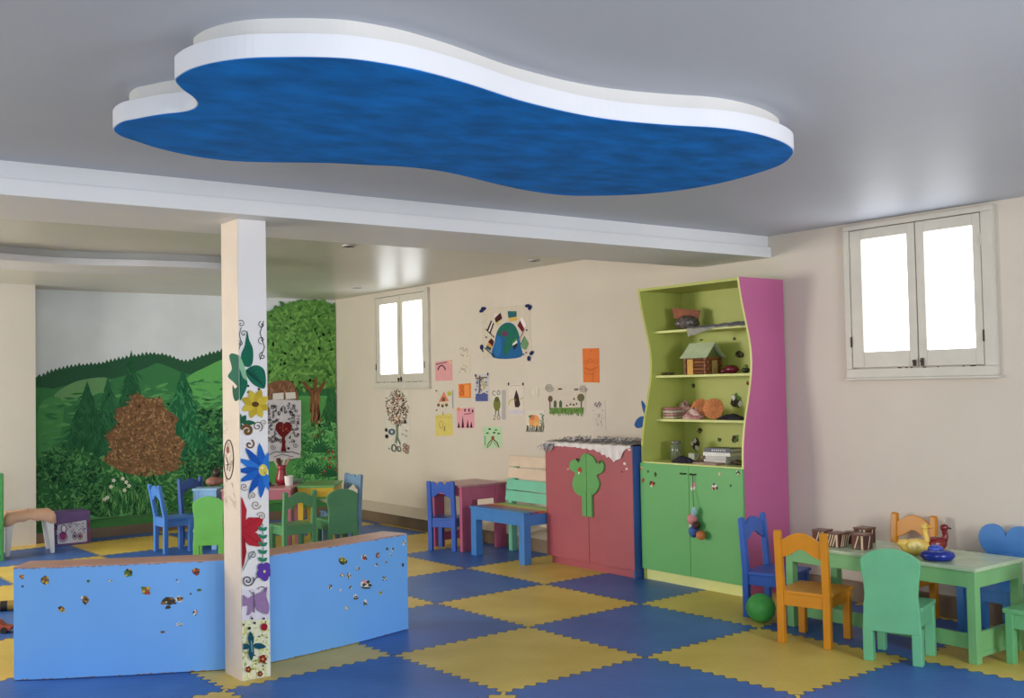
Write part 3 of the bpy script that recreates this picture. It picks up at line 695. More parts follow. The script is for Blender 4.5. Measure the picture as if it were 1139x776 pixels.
# gift blocks
def block(loc, rz, s, label, striped=False):
    t = thing('toy_block', label, 'toy block', (loc[0], loc[1], th), rz, 'brown wrapped boxes on the green table')
    B = paint((78, 44, 34), .3, .25, 18); h = s/2
    one('box', lambda b: b.box((-h, -h, 0), (h, h, s*.92), B), t, bevel=.004)
    def bands(b):
        W = ink((222, 196, 160)); T = ink((120, 70, 50))
        for k in (-1, 1):
            b.box((-h-.0008, k*h*.62-.006, .001), (h+.0008, k*h*.62+.006, s*.92+.0008), T if k > 0 else W)
        for i in (range(4) if striped else (1,)):
            x = -h+s*(.15+.22*i)
            b.add([(x, -h-.0012, .004), (x+.008, -h-.0012, .004), (x+.03, -h-.0012, s*.88), (x+.022, -h-.0012, s*.88)], [(0, 1, 2, 3)], W)
            b.add([(-h-.0012, x+.03, .004), (-h-.0012, x+.038, .004), (-h-.0012, x+.012, s*.88), (-h-.0012, x+.004, s*.88)], [(3, 2, 1, 0)], W)
    one('wrapping_band', bands, t)
    one('lid', lambda b: b.box((-h-.003, -h-.003, s*.90), (h+.003, h+.003, s*1.02), paint((100, 58, 44), .35, .2, 20)), t, bevel=.003)
for (px, py, s, rz, lb) in ((922, 605, 0.088, .2, 'dark brown wrapped box at the left end of the row on the green table'), (932, 607.5, 0.084, .05, 'brown box with cream diagonal stripes, second in the row on the green table'), (947, 604, 0.071, .5, 'brown box with a pale ribbon between the two larger boxes'), (959, 610, 0.088, .15, 'large brown wrapped box at the right end of the row'), (962, 603, 0.092, .1, 'brown wrapped box at the back of the row, mostly behind another')):
    p = on_z(px, py, th); block((p[0]+(-.0 if px != 922 else -.02), p[1]+(0 if px != 922 else .03)), rz-.1, s, lb, 'stripes' in lb)
# duck
p = on_z(1015, 617, th)
dk = thing('toy_duck', 'yellow long-necked duck toy on the green table', 'toy', (p[0]+.02, p[1]-.005, th), R_(-35)); dk.scale = (.8, .8, .88)
YD = paint((226, 186, 84), .35, .15, 30, .1); 
def dbody(b):
    b.ball((0, 0, .052), (.105, .062, .052), YD, 20, .02, 3); b.ball((-.085, 0, .075), (.045, .03, .028), YD, 12)
    b.tube([(.06, 0, .06), (.085, 0, .095), (.075, 0, .135), (.07, 0, .165)], [.030, .022, .018, .019], YD, 12)
    b.ball((.073, 0, .178), (.026, .021, .021), YD, 14)
one('body', dbody, dk, smooth=True)
one('beak', lambda b: b.tube([(.092, 0, .178), (.125, 0, .170), (.132, 0, .168)], [.012, .008, .003], paint((214, 150, 50), .4), 10), dk, smooth=True)
for s1 in (-1, 1):
    one('wing', lambda b: b.ball((-.015, s1*.052, .062), (.065, .016, .034), paint((238, 206, 120), .4, .3, 40), 14, .05, 4), dk, smooth=True)
    one('eye', lambda b: b.ball((.083, s1*.017, .184), .004, paint((30, 24, 20), .2), 8), dk)
# red bird + blue ring
p = on_z(1047, 613, th)
rb = thing('toy_bird', 'dark red toy bird figure behind the blue toy on the green table', 'toy', (p[0]-.015, p[1]+.01, th), R_(-40)); rb.scale = (.8, .8, .86)
RB = paint((120, 30, 28), .25, .25, 25)
one('body', lambda b: (b.ball((-.02, 0, .05), (.085, .055, .05), RB, 18), b.tube([(.03, 0, .06), (.055, 0, .10), (.045, 0, .15)], [.034, .02, .02], RB, 12), b.ball((.048, 0, .158), (.03, .024, .024), RB, 14)), rb, smooth=True)
one('beak', lambda b: b.tube([(.072, 0, .156), (.098, 0, .150)], [.010, .003], paint((70, 30, 24), .4), 8), rb, smooth=True)
p = on_z(1043, 623, th)
bt = thing('toy_boat', 'shiny dark blue rounded toy on the green table', 'toy', (p[0], p[1], th), R_(-50))
BB = paint((26, 44, 130), .15, .25, 14)
one('hull', lambda b: b.lathe([(.03, 0), (.075, .004), (.092, .025), (.085, .045), (.06, .056), (.03, .06)], (0, 0, 0), BB, 24, (1, .8)), bt, smooth=True)
one('cabin', lambda b: b.ball((-.01, 0, .062), (.042, .034, .024), paint((60, 80, 170), .15, .4, 30), 14), bt, smooth=True)
# ball
p = on_z(846, 689, 0)
tag(one('ball', lambda b: b.ball((p[0]-.055, p[1]-.05, .0895), .0895, paint((72, 166, 72), .5, .08, 30, .15), 40, 0.004, 5), smooth=True), 'green rubber ball on the floor by the blue chair', 'ball')

# ------------------------------------------------------------------ tall cabinet
FX, Y0, Y1, ZT, XBK = 5.715, 4.92, 5.94, 2.228, 6.19
tc_ = thing('bookcase', 'tall wavy green and pink cabinet with open shelves above two green doors', 'cabinet', (FX, (Y0+Y1)/2, 0))
ym = (Y0+Y1)/2
LIME = paint((182, 188, 96), .45, .05, 3, .02); KICK = paint((218, 220, 140), .45, .05, 4, .03)
PINK = paint((190, 98, 144), .32, .04, 3, .02, .5); DGRN = paint((98, 172, 98), .42, .04, 2.5, .02)
prof = [(0, 2.228), (.016, 2.14), (.036, 2.05), (.068, 1.93), (.10, 1.81), (.116, 1.70), (.116, 1.59), (.10, 1.48), (.066, 1.34), (.034, 1.22), (.012, 1.10), (.002, 1.0), (0, .90)]
prof = smooth_loop(prof, 3, closed=False)
def side(b, ya, yb, mo, mi_):
    o = [(d, z) for d, z in prof]+[(0, .0), (XBK-FX, 0), (XBK-FX, ZT)]
    b.prism(o, ya-ym, yb-ym, 'y', mo, LIME)
def side_r(b):
    o = [(d, z) for d, z in prof]+[(0.0, 0), (XBK-FX, 0), (XBK-FX, ZT)]
    b.prism(o, Y0-ym, Y0+.004-ym, 'y', PINK, PINK); b.prism(o, Y0+.004-ym, Y0+.02-ym, 'y', LIME, KICK)
one('side_panel', side_r, tc_)['label'] = 'glossy pink wavy side panel'
one('side_panel', lambda b: side(b, Y1-.02, Y1, LIME, LIME), tc_)['label'] = 'lime green wavy side panel'
one('back_panel', lambda b: b.box((XBK-FX-.012, Y0+.02-ym, .09), (XBK-FX, Y1-.02-ym, ZT-.02), LIME), tc_)
one('top_panel', lambda b: b.box((.004, Y0+.02-ym, ZT-.022), (XBK-FX, Y1-.02-ym, ZT-.002), LIME), tc_)
SHX = 5.865
SHZ = (1.90, 1.555, 1.218)
for z in SHZ: one('shelf', lambda b: b.box((SHX-FX, Y0+.02-ym, z-.018), (XBK-FX-.012, Y1-.02-ym, z), KICK), tc_, bevel=.002)
one('shelf', lambda b: b.box((.0, Y0+.02-ym, .880), (XBK-FX-.012, Y1-.02-ym, .898), KICK), tc_, bevel=.002)
one('kick_board', lambda b: b.box((.012, Y0+.02-ym, 0), (.03, Y1-.02-ym, .085), KICK), tc_)
BRS = paint((60, 54, 44), .35, .1, 20, 0, .5, .6)
for k, (ya, yb) in enumerate(((ym+.002, Y1-.002), (Y0+.002, ym-.002))):
    dr = one('door', lambda b: b.box((-.018, ya-ym, .082), (0, yb-ym, .888), DGRN), tc_, bevel=.002)
    hy_ = .05 if k == 0 else -.05
    one('handle', lambda b: b.tube([(-.018, hy_-.025, .83), (-.032, hy_-.02, .828), (-.032, hy_+.02, .828), (-.018, hy_+.025, .83)], .006, BRS, 8), dr, smooth=True)
orig = (FX, ym, 0)
for i, q in enumerate([(713.5,521,2,2.5,[Y_,WT,RDp]),(721,524,1.5,2,[K,GN]),(729,527.5,2,3,[K,GN]),(715.5,534,2,3,[BR,RDp]),(725.5,538,3.5,4.5,[RDp,WT,K,Y_]),(794.5,541.5,4,5,[WT,K,RDp]),(800.5,526.5,2,2,[Y_,WT]),(821,526,2.4,3.5,[K,WT,Y_]),(813,540,1.2,1.6,[K]),(771.5,540,3.4,6,[PK,K,WT])]):
    sticker(*q, 200+i, tc_, lambda x, y: on_x(x, y, FX-.0182), (-1, 0, 0), 5, orig)
for i, q in enumerate([(823,394,5.5,4.5,[K,BR,GN,K]),(817,376.5,2,2,[K,GN]),(771.5,429,2.6,3,[K,GN]),(818.5,446,7.5,10,[K,WT,BR,K,GN]),(832,426,2,2.5,[RDp,K]),(778.5,479,3.5,4,[K,BR,K]),(800.5,489,2.4,3,[K,GN]),(817.5,488,5,5,[K,GN,BR,GN]),(773.5,493,5.5,9,[K,WT,K,BR]),(780,378,3,1,[K])]):
    sticker(*q, 230+i, tc_, lambda x, y: on_x(x, y, XBK-.0122), (-1, 0, 0), 6, orig)

# things on the shelves of the tall cabinet
def shelf_pt(px, py, z): return on_z(px, py, z)
def sp(px, X, z):     # point on the shelf at depth X that lies under picture column px
    y = 5.4
    lo, hi = Y0, Y1
    for _ in range(40):
        y = (lo+hi)/2; d = np.array([X, y, z])-EYE; u = 569.5+F_PX*(d@rt)/(d@fw)
        if u > px: lo = y
        else: hi = y
    return (X, y, z)
c = sp(764.5, 6.02, SHZ[0])
bg_ = thing('snack_bag', 'clear bag of dark shapes with an orange card top on the top shelf', 'bag', c, R_(-50))
one('pouch', lambda b: b.ball((0, 0, .058), (.095, .05, .058), paint((104, 92, 88), .2, .6, 40), 18, .08, 6), bg_, smooth=True)
one('card_top', lambda b: b.prism([(-.10, .095), (.09, .082), (.108, .15), (-.112, .178)], -.004, .004, 'y', paint((158, 84, 40), .45, .25, 30)), bg_)
def clothsheet(b):
    M1 = paint((84, 84, 84), .7, .3, 20); M2 = paint((150, 148, 136), .7, .2, 20)
    n = 16; vs = []; fs = []
    a0 = np.array(sp(764, SHX-.004, SHZ[0])); a1 = np.array((SHX-.004, Y0+.03, SHZ[0]))
    for i in range(n+1):
        t = i/n; p = a0+(a1-a0)*t; drop = .055*max(0, 1-t*2.2)+.006
        rise = .004+.018*t
        for dx, dz in ((.16, .006), (.08, .010+rise*.5), (.0, .006+rise), (-.004, .0), (-.006, -drop)):
            vs.append((p[0]+dx, p[1]-.02*(1-t) if dz < 0 else p[1], p[2]+dz+.003*math.sin(i*2.1)))
    for i in range(n):
        for k in range(4): fs.append((i*5+k, (i+1)*5+k, (i+1)*5+k+1, i*5+k+1))
    vs2 = [(x, y, z) for x, y, z in vs]
    b.add(vs2, fs, M1); b.closed = False
    for i, f in enumerate(b.f):
        if i % 4 == 3: b.fm[i] = b.mi(M2)
cs = one('cloth', clothsheet); md = cs.modifiers.new('thickness', 'SOLIDIFY'); md.thickness = .003
tag(cs, 'dark grey cloth hanging over the front of the top shelf', 'cloth')
# log house
c = sp(782, 6.00, SHZ[1])
lh = thing('toy_house', 'brown log toy house with a pale green roof on the second shelf', 'toy house', c, R_(0))
LG = paint((140, 84, 44), .55, .2, 12); LG2 = paint((112, 62, 34), .55, .2, 12)
def logs(b):
    for k in range(5):
        z = .014+k*.026
        for x in (-.07, .07): b.tube([(x, -.14, z), (x, .14, z)], .0135, LG if k % 2 else LG2, 10)
        for y in (-.12, .12): b.tube([(-.09, y, z), (.09, y, z)], .0135, LG2 if k % 2 else LG, 10)
    b.prism([(-.075, .13), (.075, .13), (0, .22)], -.125, -.115, 'y', paint((96, 110, 60), .6)); b.prism([(-.075, .13), (.075, .13), (0, .22)], .115, .125, 'y', paint((96, 110, 60), .6))
HS = .84
def squeeze(b): b.v = [(x, y*HS, z) for x, y, z in b.v]
one('walls', lambda b: (logs(b), squeeze(b)), lh)
RFm = paint((200, 214, 176), .5, .1, 12)
def roof(b):
    o = [(-.115, .125), (-.10, .122), (-.06, .165), (0, .232), (.06, .165), (.11, .122), (.118, .126), (.065, .172), (0, .242), (-.065, .172)]
    b.prism(o, -.155, .155, 'y', RFm)
one('roof', lambda b: (roof(b), squeeze(b)), lh)
one('door', lambda b: b.box((-.088, .02, .0), (-.0855, .078, .115), paint((212, 160, 66), .5, .1)), lh)
one('door', lambda b: b.box((-.03, -.122, .0), (.03, -.117, .105), paint((170, 140, 90), .5, .2)), lh)
c = sp(814, 6.0, SHZ[1]); 
tag(one('toy_apple', lambda b: (b.ball((c[0], c[1], c[2]+.033), (.05, .06, .033), paint((120, 26, 50), .25, .3, 20), 16), b.ball((c[0]-.03, c[1]+.055, c[2]+.02), (.02, .024, .02), paint((90, 30, 40), .3), 10)), smooth=True), 'dark red rounded toy beside the log house', 'toy')
c = sp(742, 5.94, SHZ[1])
tag(one('wooden_pieces', lambda b: [b.ball((c[0]+random.uniform(-.03, .05), c[1]+random.uniform(-.06, .05), c[2]+.012), (.02, .024, .012), paint(random.choice([(110, 80, 50), (80, 70, 44), (130, 96, 60)]), .6), 8, .1, i) for i in range(7)]), 'small heap of brown pieces at the left end of the second shelf', 'toy pieces', None, 'stuff')
c = sp(830, 5.93, SHZ[1])
tag(one('toy_frog', lambda b: (b.ball((c[0], c[1]+.005, c[2]+.022), (.03, .03, .022), paint((60, 60, 40), .5, .3, 30), 12, .05, 2), b.ball((c[0]-.005, c[1]-.0, c[2]+.048), (.018, .022, .016), paint((130, 140, 60), .5), 10)), smooth=True), 'small olive and black toy at the right end of the second shelf', 'toy')
# third shelf: folded cloths, hats, dark fabric
c = sp(749, 5.97, SHZ[2])
for k in range(4):
    tag(one('folded_cloth', lambda b: b.box((c[0]-.06, c[1]-.055+.004*k, c[2]+.001+k*.022), (c[0]+.07, c[1]+.06, c[2]+.021+k*.022), paint([(206, 190, 160), (196, 150, 140), (214, 200, 180), (180, 120, 120)][k], .8, .15, 20)), bevel=.008, seg=3), ['cream folded cloth at the bottom of the stack on the third shelf', 'pinkish folded cloth second from the bottom of the stack on the third shelf', 'pale cream folded cloth third from the bottom of the stack', 'dusky pink folded cloth topmost of its stack on the third shelf'][k], 'cloth', 'folded cloths on the third shelf')
def heap(b, c, r, h, mats, seed, n=9):
    rnd = random.Random(seed); N = 20
    vs = []; fs = []
    for i in range(7):
        q = i/6; 
        for k in range(N):
            a = 2*math.pi*k/N; rr = (1-q)**.6*(1+.14*math.sin(a*3+seed)+.1*rnd.uniform(-1, 1))
            vs.append((c[0]+r[0]*rr*math.cos(a), c[1]+r[1]*rr*math.sin(a), c[2]+.001+h*q*(1+.12*rnd.uniform(-1, 1))))
    for i in range(6):
        for k in range(N): fs.append((i*N+k, i*N+(k+1) % N, (i+1)*N+(k+1) % N, (i+1)*N+k))
    fs.append(list(range(N-1, -1, -1)))
    b.add(vs, fs, mats[0])
    for i in range(len(b.f)): b.fm[i] = b.mi(mats[(i//3) % len(mats)])
PS = [paint((196, 150, 144), .8, .3, 25), paint((168, 110, 110), .8, .3, 25), paint((214, 184, 170), .8, .3, 25)]
c = sp(772, 5.93, SHZ[2]); tag(one('crumpled_cloth', lambda b: heap(b, c, (.055, .10), .085, PS, 2), smooth=False), 'pink patterned crumpled cloth in front on the third shelf', 'cloth')
c = sp(762, 6.08, SHZ[2]); tag(one('crumpled_cloth', lambda b: heap(b, c, (.07, .10), .13, PS[::-1], 5), smooth=False), 'rosy crumpled cloth behind the stack on the third shelf', 'cloth')
OR = paint((222, 140, 84), .7, .15, 14)
for (px, X, r, lb) in ((780, 6.045, .074, 'round orange paper disc leaning left of its twin on the third shelf'), (794, 5.995, .076, 'round orange paper disc leaning in front on the third shelf')):
    c = sp(px, X, SHZ[2])
    t = thing('paper_disc', lb, 'paper craft', c, R_(-55), 'orange paper discs')
    def disc(b):
        n = 32; o = []
        for i in range(n):
            a = 2*math.pi*i/n; q = r*(1+.03*math.cos(a*8)); o.append((q*math.cos(a), r+q*math.sin(a)))
        b.prism(o, -.012, .006, 'y', OR)
        b.v = [(x, y+(z-r)*.22, z+.003) for x, y, z in b.v]
    one('disc', disc, t, bevel=.003)
    def rib(b):
        for i in range(14):
            a = 2*math.pi*i/14
            pts = [(q*math.cos(a), -.0125+(q*math.sin(a))*.22, r+.003+q*math.sin(a)) for q in (.02, r*.9)]
            b.tube(pts, .002, paint((198, 112, 60), .7), 5)
    one('pleats', rib, t)
c = sp(815, 5.97, SHZ[2]); DKF = [paint((44, 34, 60), .8, .3, 30), paint((30, 26, 34), .8, .3, 30)]
tag(one('dark_fabric', lambda b: heap(b, c, (.075, .135), .042, DKF, 8)), 'dark purple crumpled fabric at the right of the third shelf', 'cloth')
# lowest shelf
ZL0 = .898
c = sp(752, 5.90, ZL0)
jr = thing('glass_jar', 'greenish glass jar at the left of the lowest shelf', 'jar', c)
GL = paint((120, 128, 96), .12, .2, 14, 0, .5, 0, .75)
one('body', lambda b: b.lathe([(.04, 0), (.046, .006), (.046, .11), (.038, .128), (.036, .135)], (0, 0, 0), GL, 20), jr, smooth=True)
one('lid', lambda b: b.lathe([(.039, .134), (.041, .138), (.041, .15), (.036, .153)], (0, 0, 0), paint((110, 108, 90), .3), 20), jr)
c = sp(760, 5.80, ZL0); tag(one('dark_cloth', lambda b: heap(b, c, (.06, .12), .05, DKF[::-1], 11)), 'black crumpled cloth at the left front of the lowest shelf', 'cloth')
c = sp(772, 5.98, ZL0); tag(one('paper_cube', lambda b: b.box((c[0]-.028, c[1]-.03, c[2]), (c[0]+.028, c[1]+.03, c[2]+.06), paint((196, 198, 176), .6, .1))), 'small pale cube in front of the back panel on the lowest shelf', 'cube')
c = sp(785, 5.93, ZL0); BRN = [paint((128, 110, 76), .7, .3, 25), paint((96, 82, 58), .7, .3, 25), paint((160, 140, 110), .7, .3, 25)]
tag(one('craft_heap', lambda b: heap(b, c, (.08, .085), .07, BRN, 4)), 'brown crumpled craft paper left of the books on the lowest shelf', 'paper')
c = sp(787, 5.80, ZL0)
tag(one('magazine', lambda b: b.box((c[0]-.05, c[1]-.13, c[2]), (c[0]+.05, c[1]+.10, c[2]+.014), paint((150, 120, 104), .4, .3, 16))), 'brownish magazine lying at the front of the lowest shelf', 'magazine')
c = sp(804, 5.93, ZL0)
for k, (col, wd, h_, z0, lb) in enumerate((((222, 218, 210), .115, .030, 0, 'thick white book at the bottom of the lowest shelf pile'), ((206, 202, 196), .10, .026, .031, 'white book second from the bottom of the pile'), ((228, 226, 220), .125, .026, .058, 'white book just under the dark blue book'), ((36, 40, 66), .115, .03, .085, 'dark blue book on top of the white books'))):
    t = thing('book', lb, 'book', (c[0], c[1]-.004*k, c[2]+z0), R_(4*k-5), 'books on the lowest shelf')
    one('pages', lambda b: b.box((-.075, -wd+.006, .003), (.075, wd-.006, h_-.003), paint((226, 220, 204), .8, .05)), t)
    cv = paint(col, .4, .06, 20)
    one('cover', lambda b: (b.box((-.08, -wd, 0), (.08, wd, .003), cv), b.box((-.08, -wd, h_-.003), (.08, wd, h_), cv), b.box((-.08, -wd, .003), (-.077, wd, h_-.003), cv)), t)
    if k == 3:
        one('title', lambda b: [b.box((-.0812, -.07+i*.018, .009), (-.0801, -.058+i*.018, .021), ink((214, 214, 220))) for i in range(7)], t)
c = sp(820, 5.90, ZL0); tag(one('crumpled_paper', lambda b: heap(b, c, (.07, .06), .035, [BRN[1], DKF[1], BRN[0]], 14)), 'dark brown crumpled wrapping right of the books', 'paper')

# hanging toy on the right door
hp = on_x(771, 545, FX-.03)
ht = thing('hanging_toy', 'little rag figure hanging by a cord from the green cabinet door handle', 'toy', (FX-.062, hp[1], 0))
def px_l(x, y): p = on_x(x, y, FX-.062); return (0, p[1]-hp[1], p[2])
one('cord', lambda b: b.tube([(.03, 0, .822), (.03, 0, .76), px_l(771.5, 566)], .003, paint((70, 90, 60), .8), 6), ht)
def lump(px, py, r, col, sc=(1, 1, 1)):
    return lambda b: b.ball(px_l(px, py), (r*sc[0]*1.25, r*sc[1]*1.2, r*sc[2]*1.3), paint(col, .7, .2, 30), 14, .04, int(px))
one('cap', lump(772, 569, .022, (150, 190, 190), (.9, .9, 1.3)), ht, smooth=True)
one('head', lump(770, 577, .032, (206, 130, 130)), ht, smooth=True)
one('hair', lump(774.5, 584, .022, (70, 44, 36), (1.2, 1, 1)), ht, smooth=True)
one('body', lump(771.5, 591, .030, (60, 96, 160), (1, 1, 1.1)), ht, smooth=True)
one('foot', lump(779.5, 595, .026, (196, 116, 60), (1, 1.2, 1)), ht, smooth=True)
one('arm', lump(769, 585, .014, (224, 214, 206), (1, 1, 1.5)), ht, smooth=True)

# ------------------------------------------------------------------ pink-red cupboard
RX, RY0, RY1, RZ = 5.655, 5.955, 7.02, 1.013
rc = thing('cupboard', 'low raspberry red two-door cupboard with a green tree emblem', 'cabinet', (RX, (RY0+RY1)/2, 0)); rym = (RY0+RY1)/2
RED = paint((166, 80, 88), .45, .05, 3, .03); SIDEB = paint((50, 86, 150), .4, .05, 4)
hb = (RY1-RY0)/2
one('body', lambda b: b.box((.0, -hb+.016, .08), (.42, hb, RZ), RED), rc, bevel=.002)
one('side_panel', lambda b: b.box((-.016, -hb, .0), (.42, -hb+.0155, RZ), SIDEB), rc, bevel=.002)['label'] = 'blue side panel'
one('kick_board', lambda b: b.box((.02, -hb+.016, 0), (.04, hb-.02, .08), RED), rc)
yd = on_x(654.5, 560, RX-.02)[1]-rym
doors = []
for ya, yb in ((yd+.003, hb), (-hb+.003, yd-.003)):
    doors.append(one('door', lambda b: b.box((-.02, ya, .065), (-.001, yb, RZ-.004), RED), rc, bevel=.002))
EMB = paint((92, 158, 84), .45, .06, 5)
full = smooth_loop([(653,504),(661,508),(665,515),(669,511.5),(673,517),(671,525),(665,528.5),(668,537),(665,546),(659,551),(653,552),(646,551),(640,545),(638,536),(641,526),(635,521),(636,513),(642,510.5),(645,514.5),(648,507)], 4)
EX = RX-.0205
pl = [(lambda p: (p[1]-rym, p[2]))(on_x(x, y, EX)) for x, y in full]
for k, dr in enumerate(doors):
    P = [np.array([a, b_, 0.]) for a, b_ in pl]
    P = clip_axis(0, yd+.003, 9)(P) if k == 0 else clip_axis(0, -9, yd-.003)(P)
    em = one('tree_emblem', lambda b: b.prism([(p[0], p[1]) for p in P], EX-.016-RX, EX-RX, 'x', EMB), dr, bevel=.003)
    t0, t1 = (yd+.004, yd+.055) if k == 0 else (yd-.06, yd-.004)
    one('tree_trunk_handle', lambda b: b.box((EX-.022-RX, t0, .435), (EX-RX, t1, .625), EMB), dr, bevel=.004)
for i, q in enumerate([(645,523,3,4.5,[RDp,WT,RDp]),(667,513.5,2,2.6,[K,GN]),(642.5,511,2,2,[K]),(695,515.5,2,2,[WT,PK]),(697,521,1.5,1.5,[WT]),(692,524.5,1.2,1.2,[K]),(632,521.5,1.5,1.5,[PK]),(700,500,2,1.6,[WT,PK])]):
    xx = EX-.0165 if i < 3 else RX-.0202
    sticker(*q, 300+i, rc, lambda x, y: on_x(x, y, xx), (-1, 0, 0), 4, (RX, rym, 0))
# plastic sheet on the cupboard
def sheet(b):
    M1 = paint((214, 206, 204), .45, .12, 10); M2 = paint((110, 108, 116), .7, .5, 60)
    n = 40; rows = [(.40, .004), (.28, .012), (.16, .016), (.06, .012), (.0, .008), (-.026, .003), (-.029, -1)]
    vs = []; fs = []; m_ = len(rows)
    dropf = [(0, .045), (.10, .05), (.16, .03), (.3, .025), (.45, .03), (.62, .045), (.72, .08), (.80, .115), (.86, .13), (.90, .10), (.935, .03), (1, .012)]
    def dr(t):
        for (a, ya), (c_, yb) in zip(dropf, dropf[1:]):
            if a <= t <= c_: return ya+(yb-ya)*(t-a)/(c_-a)
    for i in range(n+1):
        t = i/n; y = RY1+.03-(RY1-RY0+.02)*t
        for dx, dz in rows:
            z = RZ+dz+.006*math.sin(i*1.3+dx*20)*(.5 if dz > 0 else 0)+(.014 if dx > .1 else 0)*math.sin(t*3.1) if dz >= 0 else RZ-dr(t)*random.uniform(.8, 1.1)
            vs.append((RX+dx+(.003*math.sin(i*2.2) if dz < 0 else 0), y, max(z, RZ+.002) if dz >= 0 else z))
    for i in range(n):
        for k in range(m_-1):
            fs.append((i*m_+k, i*m_+k+1, (i+1)*m_+k+1, (i+1)*m_+k))
    b.closed = False; b.add(vs, fs, M1)
    for i in range(len(b.f)):
        if i % (m_-1) in (0, 1, 2) or (i % (m_-1) == 3 and random.random() < .6): b.fm[i] = b.mi(M2)
    for i in range(70):
        t = random.uniform(0, .16); y = RY1+.03-(RY1-RY0)*t; L = random.uniform(.03, .08)
        b.tube([(RX-.028, y, RZ-.005), (RX-.036, y+.01, RZ-L*.5), (RX-.034, y+random.uniform(.01, .07), RZ-L)], .0018, random.choice([M1, M2]), 4)
    for i in range(120):
        y = random.uniform(RY0+.15, RY1); x = RX+random.uniform(.0, .35)
        b.tube([(x, y, RZ+.022), (x+.02, y+random.uniform(-.03, .03), RZ+.045), (x+.01, y+random.uniform(-.06, .06), RZ+.024)], .0022, random.choice([M2, M1]), 4)
pc = one('cover_sheet', sheet); tag(pc, 'crumpled fringed white plastic sheet draped over the red cupboard top', 'cover')

# ------------------------------------------------------------------ bench
BL = wood_paint((66, 124, 190)); MINT = wood_paint((120, 198, 168)); CRM = paint((218, 196, 172), .5, .06)
bn = thing('bench', 'small slatted blue bench with mint and cream back slats beside the red cupboard', 'bench', (5.40, 7.032, 0)); 
BW, BD, BH = .775, .40, .435      # along +Y, along +X
for (x0, y0) in ((.0, .0), (.0, BW-.075)): one('leg', lambda b: b.box((x0, y0, 0), (x0+.075, y0+.075, BH-.02), BL), bn, bevel=.005)
for y0 in (.02, BW-.075):
    one('leg', lambda b: b.prism([(BD-.0, 0), (BD+.06, 0), (BD+.06, BH), (BD+.12, .85), (BD+.085, .85), (BD+.0, BH)], y0, y0+.05, 'y', MINT), bn, bevel=.004)
one('seat_frame', lambda b: (b.box((.004, .07, BH-.115), (.03, BW-.07, BH-.02), BL), b.box((.07, .004, BH-.115), (BD, .03, BH-.02), BL), b.box((.07, BW-.03, BH-.115), (BD, BW-.004, BH-.02), BL)), bn, bevel=.004)
cols = [(66, 124, 190), (120, 90, 130), (190, 96, 70), (206, 190, 90), (150, 190, 110)]
for i in range(5):
    one('seat_slat', lambda b: b.box((-.008+i*.082, -.005, BH-.02), (.066+i*.082, BW+.005, BH), wood_paint(cols[i])), bn, bevel=.003)
for i, (z0, c_) in enumerate(((.455, MINT), (.555, MINT), (.66, CRM), (.765, CRM))):
    xo = BD+(z0-BH)*.145
    one('back_slat', lambda b: b.prism([(xo-.018, z0), (xo+.0, z0), (xo+.0135, z0+.092), (xo-.0045, z0+.092)], -.005, BW+.0, 'y', c_), bn, bevel=.003)
# ------------------------------------------------------------------ small pink table
PT = wood_paint((182, 92, 122)); PTT = paint((176, 120, 130), .3, .1, 8)
pt = thing('side_table', 'tall pink side table with framed legs between blue chair and bench', 'table', (5.43, 7.99, 0))
W_, D_, H_ = .50, .50, .60
one('tabletop', lambda b: b.box((-.012, -.012, H_-.022), (W_+.01, D_+.01, H_), PTT), pt, bevel=.004)
for y0 in (0, D_-.04):
    for x0 in (.0, W_-.115):
        one('leg', lambda b: b.box((x0, y0, 0), (x0+.115, y0+.04, H_-.022), PT), pt, bevel=.004)
    one('apron', lambda b: b.box((.115, y0+.006, H_-.14), (W_-.115, y0+.036, H_-.022), PT), pt, bevel=.003)
for x0 in (0.003, W_-.04): one('apron', lambda b: b.box((x0, .04, H_-.10), (x0+.025, D_-.04, H_-.022), PT), pt, bevel=.003)
one('stretcher', lambda b: b.box((.1, D_-.036, .05), (W_-.1, D_-.006, .13), PT), pt, bevel=.003)

# ------------------------------------------------------------------ tables by the mural
def small_table(label, rgb, top, loc, ang, wx, dy, H):
    t = thing('kids_table', label, 'table', (loc[0], loc[1], 0), R_(ang), 'small coloured tables pushed together by the mural')
    M = wood_paint(rgb); T = paint(top, .3, .1, 8)
    one('tabletop', lambda b: b.box((0, 0, H-.022), (wx, dy, H), T), t, bevel=.004)
    for x0 in (.008, wx-.058):
        for y0 in (.008, dy-.058): one('leg', lambda b: b.box((x0, y0, 0), (x0+.05, y0+.05, H-.022), M), t, bevel=.004)
    one('apron', lambda b: (b.box((.05, .012, H-.11), (wx-.05, .03, H-.022), M), b.box((.05, dy-.03, H-.11), (wx-.05, dy-.012, H-.022), M), b.box((.012, .05, H-.11), (.03, dy-.05, H-.022), M), b.box((wx-.03, .05, H-.11), (wx-.012, dy-.05, H-.022), M)), t, bevel=.003)
    return t
HT = .58
small_table('light blue small table half hidden behind the light green chair', (130, 176, 220), (150, 190, 226), (3.63, 9.88), -36, .235, .20, HT)
small_table('pink small table behind the painted column', (176, 104, 120), (186, 130, 134), (3.80, 9.60), -36, .66, .50, HT)
small_table('small table with green top and yellow apron at the right of the mural group', (214, 176, 50), (110, 164, 96), (4.455, 9.352), -36, .36, .58, HT)
p = on_z(311, 540, HT); 
vs_ = thing('vase', 'dark red vase holding pale paper strips on the pink table', 'vase', (p[0]+.06, p[1]+.08, HT))
one('body', lambda b: b.lathe([(.035, 0), (.055, .02), (.06, .06), (.045, .11), (.04, .16), (.05, .19)], (0, 0, 0), paint((140, 34, 46), .3, .25, 20), 18), vs_, smooth=True)
